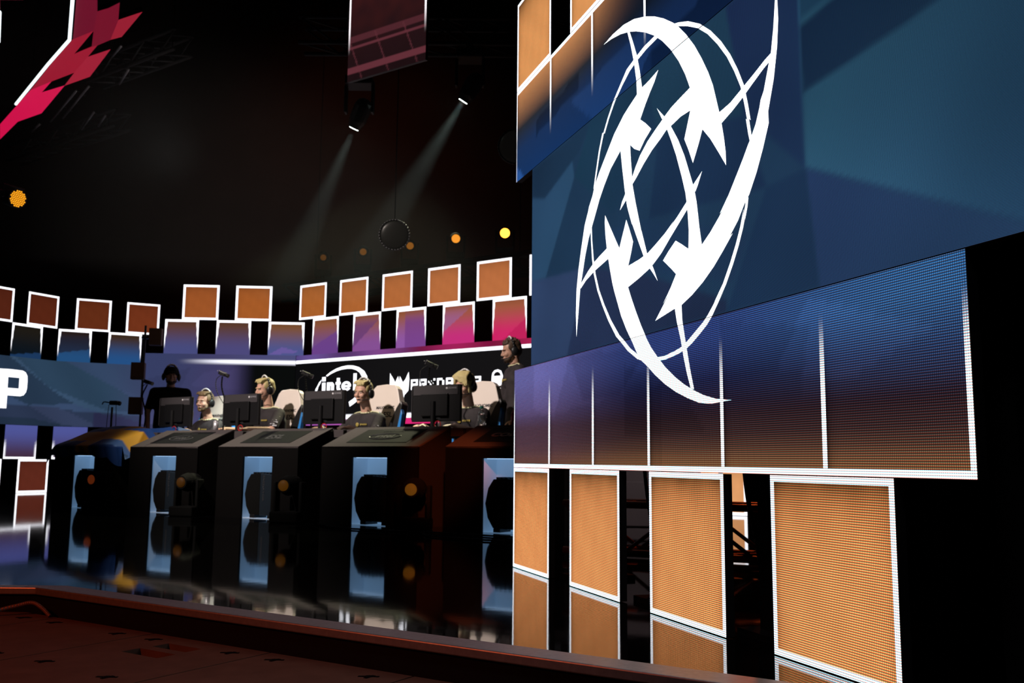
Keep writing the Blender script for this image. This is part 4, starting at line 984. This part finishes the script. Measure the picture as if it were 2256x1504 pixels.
        b = BM(); tube(b, [HL(p) for p in curve([(.105, .0, -.04), (.10, -.05, -.065), (.062, -.108, -.070), (.035, -.122, -.066)], 4)], .0035, 6); ell(b, HL((.030, -.122, -.066)), .010); obj('microphone', b, 'black', hs, smooth=True)
    if extra: extra(root, V, H)
    return root

def seated(lean=0.0, top=1.40, reach=.0, tw=0.0, zs=0):
    """joints of a player leaning to the desk; the table edge is in front (-Y)"""
    zz = top - .395
    return dict(pel=(0, .10, .60), shL=(.168, .03 + lean, zz), shR=(-.168, .03 + lean, zz), elL=(.26, -.16 + lean, zz - .20), elR=(-.26, -.16 + lean, zz - .20),
                wrL=(.17, -.42, .845), wrR=(-.20, -.42, .845), hipL=(.10, .05, .57), hipR=(-.10, .05, .57), knL=(.16, -.36, .55), knR=(-.16, -.36, .55), anL=(.16, -.34, .10), anR=(-.16, -.34, .10),
                hdL=(-.15, -1, -.02), hdR=(.15, -1, -.02))
PL_ = [(-3.64, 1.40, 1.325, R(12), R(4), 'hair_brown', 'swept', 'seated first player with short brown hair and headset, light beard, behind the farthest monitor', 'hair_brown'),
       (-2.585, 1.37, 1.435, R(-14), R(10), 'hair_blond', 'swept', 'seated second player with swept blond hair, face partly hidden by the monitor', None),
       (-1.14, 1.40, 1.355, R(6), R(7), 'hair_blond', 'swept', 'seated third player with short blond hair in front of the round company sign', None),
       (.185, 1.37, 1.375, R(-2), R(11), 'hair_blond', 'fringe', 'seated player with long blond fringe hanging over the face, nearest the large blue screen', None)]
for i, (u, off, top, yaw, pit, hair, style, lab, brd) in enumerate(PL_):
    J = seated(0, top)
    hz = top - .135
    extra = None
    person(lab, dp(u, off), DESK_RZ, J, ((0, -.045, hz), yaw, pit, R(3)), 'jersey', hair, style, beard=None if not brd else brd)
# coach standing at the end of the row, looking towards the players
Jc = dict(pel=(0, 0, .95), shL=(.19, 0, 1.47), shR=(-.19, 0, 1.47), elL=(.235, .03, 1.19), elR=(-.225, -.06, 1.17), wrL=(.22, -.08, .94), wrR=(-.12, -.34, 1.22),
          hipL=(.10, 0, .90), hipR=(-.10, 0, .90), knL=(.11, -.02, .50), knR=(-.11, -.02, .50), anL=(.12, .03, .09), anR=(-.12, .03, .09), hdL=(0, -.3, -1), huL=(1, 0, 0), hdR=(-.05, -1, .10), curlR=.5)
def coach_extra(root, V, H):
    b = BM(); c = V('shL').lerp(V('elL'), .62); d = (V('elL') - V('shL')).normalized()
    cyl(b, c - d * .012, c + d * .012, .067, .066, 20); cyl(b, c + d * .030, c + d * .044, .065, .064, 20)
    obj('sleeve_band', b, 'white', root, smooth=True)
person('standing coach with brown hair and headset in a dark jersey with pale sleeve bands', (.035, 9.72, 0), R(-74), Jc, ((0, -.045, 1.675), R(0), R(12), 0), 'jersey', 'hair_dark', 'messy', 'skin_dark', beard='hair_dark', extra=coach_extra)
Jm = dict(pel=(0, 0, .93), shL=(.20, 0, 1.40), shR=(-.20, 0, 1.40), elL=(.27, .02, 1.12), elR=(-.27, .02, 1.12), wrL=(.25, -.06, .86), wrR=(-.25, -.06, .86),
          hipL=(.10, 0, .88), hipR=(-.10, 0, .88), knL=(.11, -.02, .48), knR=(-.11, -.02, .48), anL=(.12, .03, .09), anR=(-.12, .03, .09), hdL=(0, -.2, -1), huL=(1, 0, 0), hdR=(0, -.2, -1), huR=(-1, 0, 0))
person('standing man in a black cap, black shirt and headset behind the first player', (-4.50, 12.3, 0), R(20), Jm, ((0, -.02, 1.605), R(4), R(6), 0), 'shirt', 'hair_dark', 'swept', 'skin_dark', cap=True, beard='hair_dark')

# ------------------------------------------------------------------ small things on the desks
def bottle(loc, label, cap='green', body='bottle'):
    t = empty('water_bottle', loc, 0, label, 'bottle')
    b = BM()
    for (z0, r0, z1, r1) in ((0, .030, .01, .033), (.01, .033, .13, .033), (.13, .033, .175, .014), (.175, .014, .19, .014)): cyl(b, (0, 0, z0), (0, 0, z1), r0, r1, 18)
    obj('bottle_body', b, body, t, smooth=True)
    b = BM(); cyl(b, (0, 0, .187), (0, 0, .207), .017, .017, 16); obj('bottle_cap', b, cap, t)
    return t
bottle(dp(.70, .88, .80), 'clear water bottle with a green cap beside the player nearest the large screen')
def can(loc, label):
    t = empty('drink_can', loc, 0, label, 'can'); b = BM()
    for (z0, r0, z1, r1) in ((0, .022, .006, .026), (.006, .026, .105, .026), (.105, .026, .115, .021)): cyl(b, (0, 0, z0), (0, 0, z1), r0, r1, 18)
    obj('can_body', b, 'can', t, smooth=True); return t
can(dp(-2.36, .50, .80), 'silver drink can on the desk of the second player')
t = bottle(dp(1.0, .95, .80), 'red labelled bottle with a white cap next to the standing coach', 'white', 'red')
def keyboard(loc, label):
    t = empty('keyboard', loc, DESK_RZ, label, 'keyboard', 'keyboards on the player desks'); b = BM(); box(b, (.36, .13, .022), (0, 0, .012)); kb = obj('keyboard_body', b, 'black', t, bevel=.004)
    b = BM()
    for r_ in range(5):
        for c_ in range(14): box(b, (.020, .018, .010), (-.165 + c_ * .0254, -.048 + r_ * .024, .027))
    obj('keycaps', b, 'black', kb)
    b = BM(); box(b, (.36, .006, .008), (0, -.067, .012)); obj('light_edge', b, 'white', kb); return t
for u, lab in ((-3.68, 'black keyboard in front of the first player'), (-2.60, 'black keyboard in front of the second player'), (-1.17, 'black keyboard in front of the third player'), (.05, 'black keyboard in front of the player nearest the large screen')):
    keyboard(dp(u, .86, .80), lab)

# camera heads on bent arms
def cam_arm(base, pts, aim, label, group='small cameras on bent arms beside the monitors'):
    t = empty('camera_arm', base, DESK_RZ, label, 'camera', group)
    b = BM(); tube(b, curve(pts, 6), .008, 8); obj('arm', b, 'matte', t, smooth=True)
    b = BM(); cyl(b, (0, 0, 0), (0, 0, .03), .035, .03); obj('clamp', b, 'black', t)
    e = Vector(pts[-1]); a = Vector(aim).normalized(); rm = a.to_track_quat('-Y', 'Z').to_matrix().to_4x4()
    b = BM(); box(b, (.042, .085, .042), e + Vector((0, 0, .03)), rm); hd = obj('camera_body', b, 'black', t, bevel=.008)
    b = BM(); cyl(b, e + Vector((0, 0, .03)) + a * .042, e + Vector((0, 0, .03)) + a * .080, .018, .022, 18); obj('camera_lens', b, 'glass_faint_glow', hd)
    b = BM(); ell(b, e + Vector((-.02, -.05, .055)), .006); ell(b, e + Vector((.01, -.05, .058)), .005); obj('highlight_screw', b, 'steel', hd)
    b = BM(); tube(b, curve([e + Vector((-.03, .03, .03)), e + Vector((-.12, .02, -.03)), e + Vector((-.09, .01, -.16)), Vector(pts[1]) + Vector((-.02, .01, 0))], 6), .004, 6); obj('camera_cable', b, 'rubber', t, smooth=True)
    return t
AP = [(0, 0, .02), (.015, 0, .24), (-.03, 0, .46), (.0, 0, .64)]
cam_arm(dp(-4.13, .9, .80), [(0, 0, .0), (.02, 0, .25), (-.06, 0, .44), (.02, 0, .58)], (.8, .2, -.25), 'small camera on a bent arm beside the flag, in front of two brown boxes')
cam_arm(dp(-2.74, .9, .80), [(0, 0, .0), (.02, 0, .3), (-.05, 0, .50), (-.05, 0, .62)], (.8, .3, -.35), 'small camera on a bent arm with a cable loop, between the first two players')
cam_arm(dp(-1.42, .9, .80), [(0, 0, .0), (.02, 0, .2), (-.07, 0, .42), (-.09, 0, .56)], (.7, .5, -.35), 'small dark camera on a bent arm left of the round company sign')
cam_arm(dp(.19, .9, .80), [(0, 0, .0), (-.01, 0, .34), (-.10, 0, .47), (-.10, 0, .58)], (.7, .5, -.35), 'small dark camera on a bent arm above the block lettering')
t = empty('tripod_camera', (-4.70, 11.0, 0), 0, 'small camera on a thin upright pole behind the flag', 'camera')
b = BM(); tube(b, [(0, 0, 0), (0, 0, 1.12)], .013); obj('pole', b, 'black', t)
b = BM(); cyl(b, (0, 0, .0), (0, 0, .02), .14, .13, 20); obj('foot_plate', b, 'black', t)
b = BM(); box(b, (.10, .06, .05), (.02, 0, 1.17)); cyl(b, (.06, 0, 1.17), (.10, 0, 1.16), .026, .026); obj('camera_body', b, 'black', t, bevel=.01)
b = BM(); tube(b, curve([(-.02, 0, 1.17), (-.10, 0, 1.18), (-.12, 0, 1.15)], 4), .007); obj('handle', b, 'black', t)
for x in (-.055, .05):
    b = BM(); tube(b, curve([(x * .8, .01, 1.15), (x, .01, .95), (x * 1.1, .01, .55), (x * .5, .01, .05)], 4), .004, 6); obj('camera_cable', b, 'rubber', t)
# brown boxes on stands next to the violet screen
GB = 'brown boxes on thin poles'
for x, y, z, s_, lab in ((-4.95, 12.32, 1.67, (.17, .12, .225), 'brown box behind the head of the bent arm camera'), (-4.95, 12.31, 1.21, (.17, .12, .225), 'lower brown box behind the arm of the camera by the flag'), (-4.735, 12.30, 2.125, (.16, .12, .225), 'brown box hanging highest, beside the lavender squares')):
    t = empty('brown_box', (x, y, z), R(12), lab, 'brown_box', GB)  # plain brown boxes, use not known
    b = BM(); box(b, s_, (0, 0, 0)); obj('cabinet', b, 'brown_panel', t, bevel=.006)
    b = BM(); box(b, (s_[0] * .86, .006, s_[2] * .88), (0, -.062, 0)); obj('front_face', b, 'brown_panel', t)
t = empty('box_stand', (-4.93, 12.41, 0), R(12), 'thin black pole carrying the brown boxes', 'stand')
b = BM(); cyl(b, (0, .05, .01), (0, .05, 2.30), .015); obj('pole', b, 'black', t)
b = BM(); cyl(b, (0, .05, 0), (0, .05, .02), .16, .15, 20); obj('foot_plate', b, 'black', t)
for z in (1.21, 1.67, 2.125):
    b = BM(); box(b, (.05 if z < 2 else .26, .10, .02), (0 if z < 2 else .10, 0, z)); obj('bracket', b, 'black', t)
# cloth flag draped over the first desk
def flag():
    V, C, Fc = [], [], []; nu, nv = 72, 60
    yel = S(176, 126, 6); blu = S(16, 64, 132)
    for j in range(nv + 1):
        v = j / nv * 1.22 - .30          # along the depth; negative part hangs down the front
        for i in range(nu + 1):
            u = i / nu * 1.36 - .10
            if v < 0: y, z = -.012 + v * .05, .650 + v * .50
            elif v < .42: y, z = v, .650 + v * .42
            else: y, z = v, .830
            w = noise.noise(Vector((u * 4.2, v * 5.0, 1.3))) * .5 + .5; z += .004 + .026 * w * (1 if v > -.02 else .25)
            if v < 0:
                hang = .10 + .14 * (u > .95) * ss(.95, 1.2, u) + .03 * math.sin(u * 9)
                z = .655 + v / .30 * hang; y = -.014 - .02 * abs(math.sin(u * 14 + v * 3))
            if u < 0: z -= (-u) * 1.2
            if u > 1.06: z -= (u - 1.06) * .8 if v > 0 else 0
            if v > .42: z += .05 * ss(.42, .7, v) * (1 - ss(.75, .92, v)) * (.5 + .5 * math.sin(u * 5 + 1))
            V.append((u, y, z))
            ur = u + .04 * noise.noise(Vector((u * 2, v * 3, 4)))
            c = yel if (.12 < v + .02 * math.sin(u * 7) < .36) or (.40 < ur + v * .12 < .66) else blu
            C.append(c)
    for j in range(nv):
        for i in range(nu):
            a = j * (nu + 1) + i; Fc.append((a, a + 1, a + nu + 2, a + nu + 1))
    me = bpy.data.meshes.new('flag'); me.from_pydata(V, [], Fc)
    at = me.color_attributes.new('Col', 'FLOAT_COLOR', 'POINT')
    for k, c in enumerate(C): at.data[k].color = (*c, 1)
    for p in me.polygons: p.use_smooth = True
    me.materials.append(attr_mat('flag_cloth', False, rough=.75)); o = bpy.data.objects.new('flag', me); COL.objects.link(o)
    o.location = dp(DU[0], 0); o.rotation_euler = (0, 0, DESK_RZ)
    tag(o, 'blue flag with a yellow cross draped over the farthest desk', 'flag')
flag()

# ------------------------------------------------------------------ lamps and trusses above the stage
def spot_fix(loc, aim, label, cone, energy):
    t = empty('moving_head_light', loc, 0, label, 'stage light', 'white beam lights high above the players')
    a = Vector(aim).normalized(); q = a.to_track_quat('-Y', 'Z').to_matrix().to_4x4()
    b = BM(); box(b, (.30, .24, .10), (0, 0, .40)); obj('base', b, 'black', t, bevel=.012)
    for x in (-.15, .15):
        b = BM(); box(b, (.03, .10, .32), (x, 0, .20)); obj('yoke_arm', b, 'black', t, bevel=.01)
    b = BM(); caps(b, -a * .12, .10, a * .04, .095); cyl(b, a * .0, a * .135, .095, .070, 24); hd = obj('head', b, 'black', t)
    b = BM(); cyl(b, a * .130, a * .142, .052, .052, 24); obj('lens', b, 'lamp_white', hd)
    b = BM(); cyl(b, (0, 0, .43), (0, 0, 5.13 - loc[2]), .018); box(b, (.08, .36, .03), (0, 0, 5.11 - loc[2])); obj('clamp', b, 'matte', t)
    l = light('beam_lamp', 'SPOT', Vector(loc) + a * .15, energy, (.80, 1.0, .93), Vector(loc) + a * 3, spot_size=cone, spot_blend=.55, shadow_soft_size=.04)
    return t
LA, LB_ = (-1.73, 10.0, 4.32), (-.50, 10.0, 4.64)
spot_fix(LA, (-.86, .62, -1.72), 'white beam light aimed down, beneath the hanging screen', R(15), 1300)
spot_fix(LB_, (-1.10, .62, -1.62), 'white beam light aimed down, nearer the large screen and higher', R(16), 1600)
ladder((-2.4, 9.85, 0), (1.6, 9.85, 0), .3, .3, 5.12, 'dark_steel', 'lighting_truss', 'dark truss high above the players holding the white beam lights', rungs=10)
for p, h in ((LA, 5.12), (LB_, 5.12)):
    pass
# amber lamps behind the backdrop
GA = 'amber lamps in a row above the far backdrop'
for (x, y, z, s_, rr, lab) in ((-.11, 12.47, 3.63, 5.0, .066, 'brightest amber lamp above the standing coach'), (-.81, 12.94, 3.66, 1.0, .060, 'second brightest amber lamp above the backdrop'), (-1.51, 13.41, 3.66, .22, .052, 'dim brown amber lamp in the middle of the row'),
                           (-2.28, 13.92, 3.68, .12, .050, 'dim reddish lamp, second darkest of the amber row'), (-2.98, 14.39, 3.69, .07, .046, 'darkest reddish lamp at the end of the amber row')):
    wash((x, y, z - .31), math.atan2(-x, y) * -1 if False else math.atan2(x, y) * -1, lab, s_, GA, R(16), (1.0, .34, .03), rr=rr)
    if s_ > 5: light('amber_lamp', 'SPOT', (x, y - .2, z - .05), 60, (1, .4, .05), (x - .2, y - 6, 2.0), spot_size=R(20), spot_blend=.6, shadow_soft_size=.05)
ladder((.67, 12.11, 0), (-3.53, 14.91, 0), .26, .26, 3.03, 'matte', 'lighting_truss', 'dark truss behind the orange squares carrying the amber lamps', rungs=12)
# round yellow cluster lamp at the picture edge
t = empty('led_par_light', (-5.47, 10.0, 3.35), R(62), 'round yellow lamp made of many beads, at the far left above the letter screen', 'stage light')
b = BM(); cyl(b, (0, .16, 0), (0, -.02, 0), .085, .108, 28); hd = obj('can', b, 'black', t, rot=(R(12), 0, 0))
b = BM()
for q in range(-6, 7):
    for r_ in range(-5, 6):
        x, z = .0235 * (q + r_ / 2), .0205 * r_
        if x * x + z * z < .092 ** 2: ell(b, (x, -.022, z), (.0098, .006, .0098), None, 1)
obj('bead_array', b, 'pod', hd)
b = BM(); tube(b, [(-.12, .06, 0), (-.12, .06, .14), (.12, .06, .14), (.12, .06, 0)], .010); tube(b, [(-.12, .06, .06), (-.62, .06, .06), (-.62, .06, 7.6)], .012); obj('bracket', b, 'black', t)
# large dark round lamps
for (x, y, z, r_, lab) in ((-1.30, 10.0, 2.98, .165, 'large faint round lamp head above the gap in the orange squares'), (.02, 10.3, 4.10, .20, 'large faint round lamp head half hidden behind the near screen')):
    t = empty('floodlight', (x, y, z), math.atan2(x, y) * -1, lab, 'stage light', 'unlit round floodlights')
    b = BM(); cyl(b, (0, .22, 0), (0, 0, 0), r_ * .55, r_ * .98, 32); sh_ = obj('reflector_can', b, 'black', t, rot=(R(8), 0, 0))
    b = BM(); ell(b, (0, -.004, 0), (r_ * .93, .03, r_ * .93), None, 3); obj('front_glass', b, 'glass_faint_glow', sh_, smooth=True)
    b = BM(); tube(b, [(r_ * math.cos(a), -.004, r_ * math.sin(a)) for a in [k * math.pi / 16 for k in range(33)]], .008, 6); obj('front_ring', b, 'black', sh_, smooth=True)
    b = BM(); tube(b, [(0, .12, r_ * .5), (0, 10.15 - y, r_ * .5 + .1), (0, 10.15 - y, 5.13 - z)], .006); obj('drop_pole', b, 'matte', t)
# hanging video screen
hs = empty('video_screen', tuple(dp(-.19, 0)), DESK_RZ, 'dark red video screen hanging from above, cut by the picture top', 'screen')
PK = S(96, 46, 54)
def hang_fn(u, z):
    f = (z - 3.86) / 1.0; c = mix(S(30, 16, 18), S(66, 26, 26), ss(.1, .9, f) )
    n = noise.noise(Vector((u * 7, z * 7, 2))) * .5 + .5
    c = mix(S(34, 18, 21), c, n)
    k = z - 3.90
    for z0, w, s_ in ((0.06, .030, 1.0), (.265, .010, .9), (.345, .030, .55)):
        if abs(k - z0) < w: c = mix(c, PK, s_)
    if k < .36:
        for u0 in (.05, .36, .68):
            if abs(u - (u0 + (.30 - k) * .42 - .02)) < .007: c = mix(c, PK, .6)
    if k < .03: c = tuple(q * .8 for q in c)
    e = min(u, .89 - u)
    if e < .02 and k > .2: c = mix(c, (1.3, 1.2, 1.25), ss(.2, .5, k) * .95)
    return c
display('display', hs, 0, .89, 3.86, 5.1, hang_fn, 'led_far', .012, (.02, .87)); housing(hs, 0, .89, 3.86, 5.1, ribs=False)
b = BM(); tube(b, [(.2, .1, 5.1), (.2, .1, 11)], .006, 6); tube(b, [(.7, .1, 5.1), (.7, .1, 11)], .006, 6); obj('suspension_wire', b, 'black', hs)
# crimson ceiling display
T_ = [[(-4.18, 8.40), (-3.96, 8.40), (-4.118, 8.696), (-4.224, 8.938), (-4.453, 9.368), (-4.766, 9.573), (-4.327, 8.7)],
      [(-4.224, 8.938), (-4.081, 8.868), (-3.919, 8.749), (-4.089, 9.121), (-4.365, 9.579), (-4.568, 9.72), (-4.645, 9.754), (-4.453, 9.368)],
      [(-4.089, 9.121), (-3.771, 8.941), (-4.212, 9.504), (-4.365, 9.579)],
      [(-4.766, 9.573), (-4.453, 9.368), (-4.931, 9.95), (-4.645, 9.754), (-4.568, 9.72), (-4.81, 10.021), (-5.158, 10.452), (-5.557, 10.717), (-5.939, 10.982), (-5.308, 10.206)],
      [(-4.81, 10.021), (-4.468, 9.821), (-5.029, 10.567), (-5.46, 10.844), (-5.158, 10.452)],
      [(-5.939, 10.982), (-5.557, 10.717), (-5.851, 11.068), (-5.46, 10.844), (-6.199, 11.765), (-6.678, 12.084), (-7.307, 12.8), (-6.979, 12.197)],
      [(-5.087, 8.715), (-4.854, 8.71), (-4.75, 8.50), (-5.0, 8.45), (-5.50, 9.00), (-5.193, 8.909)]]
TC = [S(104, 4, 34), S(112, 6, 34), S(148, 24, 44), S(150, 16, 42), S(156, 24, 48), S(205, 16, 72), S(96, 6, 30)]
cl = ['crimson ceiling tile at the top edge beside the white light line', 'crimson ceiling tile between two dark notches', 'crimson pointed ceiling tile that reaches farthest towards the middle', 'red ceiling tile along the bend of the white light line',
      'red ceiling tile above the dim truss bars', 'bright magenta ceiling tile at the lower end of the ceiling display', 'dark crimson ceiling tile in the very corner of the picture']
for P, c, lab in zip(T_, TC, cl):
    t = empty('ceiling_tile', (0, 0, 5.0), 0, lab, 'screen', 'crimson ceiling tiles')
    m = mat('ceiling_display_%d' % (TC.index(c)), (.01, .01, .01), .5, emis=c, emis_s=1.0, noise_amt=.1)
    b = BM(); prism(b, P, .004, 'XY', 0); obj('display', b, m, t)
    b = BM(); prism(b, [(p[0], p[1]) for p in P], .06, 'XY', .005); obj('housing', b, 'housing', t)
E_ = [(-4.18, 8.41), (-4.327, 8.7), (-4.766, 9.573), (-5.308, 10.206), (-5.939, 10.982), (-6.20, 11.3)]
for i, (p, q) in enumerate(zip(E_[1:], E_[2:4] + [E_[4]])):
    pass
for (p, q, lab) in ((E_[0], E_[2], 'straight white light line beside the crimson ceiling tiles, upper part'), (E_[2], E_[3], 'white light line piece after the bend at the ceiling'), (E_[3], (-6.32, 11.43), 'white light line piece running along the magenta ceiling tile'), ((-5.18, 8.95), (-5.56, 9.63), 'short white light line at the picture edge near the corner')):
    o = obj('light_bar', tube(BM(), [(p[0] - .03, p[1] - .016, 4.985), (q[0] - .03, q[1] - .016, 4.985)], .017, 8), 'led_white'); tag(o, lab, 'light bar', 'white light bars at the ceiling')
TR = [((-4.5, 10.16), (-4.72, 10.44)), ((-5.63, 11.49), (-6.51, 12.61)), ((-5.4, 11.34), (-6.27, 12.47)), ((-5.73, 12.23), (-6.21, 12.91)), ((-4.68, 10.81), (-4.98, 11.26)), ((-5.63, 12.36), (-5.91, 12.77)), ((-6.71, 12.71), (-6.98, 13.02))]
tt = empty('ceiling_truss', (0, 0, 0), 0, 'broken pieces of dim grey truss below the crimson ceiling display', 'truss')
for p, q in TR:
    b = BM(); tube(b, [(p[0], p[1], 5.2), (q[0], q[1], 5.2)], .014, 8); ch_ = obj('chord', b, 'steel', tt, smooth=True)
    d = Vector((q[0] - p[0], q[1] - p[1], 0)); n_ = max(1, int(d.length / .3)); b = BM()
    for k in range(n_):
        a = Vector((p[0], p[1], 5.2)) + d * (k / n_); c = a + d / n_ + Vector((.10, .05, .12)); tube(b, [a, c], .006, 5)
    obj('bracing', b, 'dark_steel', tt)
ladder((-3.9, 10.75, 0), (-5.4, 11.75, 0), .25, .25, 5.35, 'dark_steel', 'lighting_truss', 'faint dark truss crossing behind the dim bars', rungs=6)
ladder((-5.7, 13.35, 0), (-8.2, 15.05, 0), .25, .25, 5.35, 'dark_steel', 'lighting_truss', 'faint dark truss lowest under the ceiling display', rungs=8)

# ------------------------------------------------------------------ lower deck in the foreground
LAB = ['', 'brown deck board with a thin cable on it, at the picture edge', 'brown deck board between the cable board and the board with two holes', 'brown deck board with two square holes', 'dark brown deck board just past the two square holes', 'darkest deck board at the lower picture edge']
for i, s0 in ((1, -1.73), (2, -1.14), (3, -.55), (4, .04), (5, .63)):
    t = empty('deck_platform', lp(s0, 0, 0), LIP_RZ, LAB[i], 'stage deck', 'brown deck boards in front of the stage')
    w, d0, d1 = .582, -.012, -1.9
    holes = [(.18, -.275, .36, -.205), (.19, -.165, .357, -.10)] if i == 3 else []
    b = BM()
    xs = sorted({0, w} | {h[0] for h in holes} | {h[2] for h in holes}); ys = sorted({d0, d1} | {h[1] for h in holes} | {h[3] for h in holes})
    for xa, xb in zip(xs, xs[1:]):
        for ya, yb in zip(ys, ys[1:]):
            mx, my = (xa + xb) / 2, (ya + yb) / 2
            if any(h[0] < mx < h[2] and h[1] < my < h[3] for h in holes): continue
            box(b, (xb - xa, yb - ya, .022), (mx, my, -.106))
    bmesh.ops.remove_doubles(b, verts=b.verts, dist=.0001)
    obj('board', b, 'ply', t)
    for h in holes:
        q = BM(); box(q, (h[2] - h[0] + .02, h[3] - h[1] + .02, .004), ((h[0] + h[2]) / 2, (h[1] + h[3]) / 2, -.121)); obj('hole_shade', q, 'hole', t)  # black sheet put in for the shade inside each hole
    b = BM(); box(b, (w, .02, .07), (w / 2, d0 - .01, -.155)); box(b, (w, .02, .07), (w / 2, d1 + .01, -.155)); box(b, (.006, d0 - d1, .075), (.003, (d0 + d1) / 2, -.1545)); box(b, (.006, d0 - d1, .0752), (w - .003, (d0 + d1) / 2, -.1545))
    obj('edge_frame', b, 'deckedge', t)
    for x, y in ((.09, -.085), (w - .10, -.09), (.12, -.50), (w - .12, -.52)):
        b = BM(); box(b, (.062, .012, .0022), (x, y, -.0948), Matrix.Rotation(.5, 4, 'Z')); box(b, (.012, .040, .0026), (x + .005, y - .002, -.0948)); cyl(b, (x, y, -.096), (x, y, -.0932), .012, .012, 16)
        obj('latch_slot', b, 'hole', t)
    b = BM()
    for x in (.05, w - .05): box(b, (.05, .05, .62), (x, -1.0, -.50 + .02)); 
    obj('leg', b, 'hole', t)
pts = [lp(-1.9, -.42, -.087), lp(-1.45, -.22, -.087), lp(-1.22, -.06, -.087), lp(-1.05, -.05, -.087), lp(-.98, -.10, -.087)]
tag(obj('deck_cable', tube(BM(), curve([lp(-1.70, -.30, -.087), lp(-1.42, -.18, -.083), lp(-1.335, -.09, -.062), lp(-1.27, -.05, -.045), lp(-1.215, -.04, -.060), lp(-1.17, -.03, -.090)], 8), .008, 6), 'deckedge', smooth=True), 'thin cable arching over the brown deck board at the picture edge', 'cable')

# ------------------------------------------------------------------ haze above the stage
hz = bpy.data.materials.new('stage_haze'); hz.use_nodes = True
nt = hz.node_tree; nt.nodes.remove(nt.nodes['Principled BSDF'])
vs = nt.nodes.new('ShaderNodeVolumeScatter'); vs.inputs['Density'].default_value = .0055; vs.inputs['Color'].default_value = (.95, 1, .98, 1); vs.inputs['Anisotropy'].default_value = .0
nt.links.new(vs.outputs[0], nt.nodes['Material Output'].inputs['Volume'])
M_['haze'] = hz
b = BM(); box(b, (6.2, 2.6, 2.6), (-2.6, 9.75, 3.67))
o = obj('haze', b, 'haze'); tag(o, 'thin haze that shows the two white light beams', 'haze', kind='stuff')
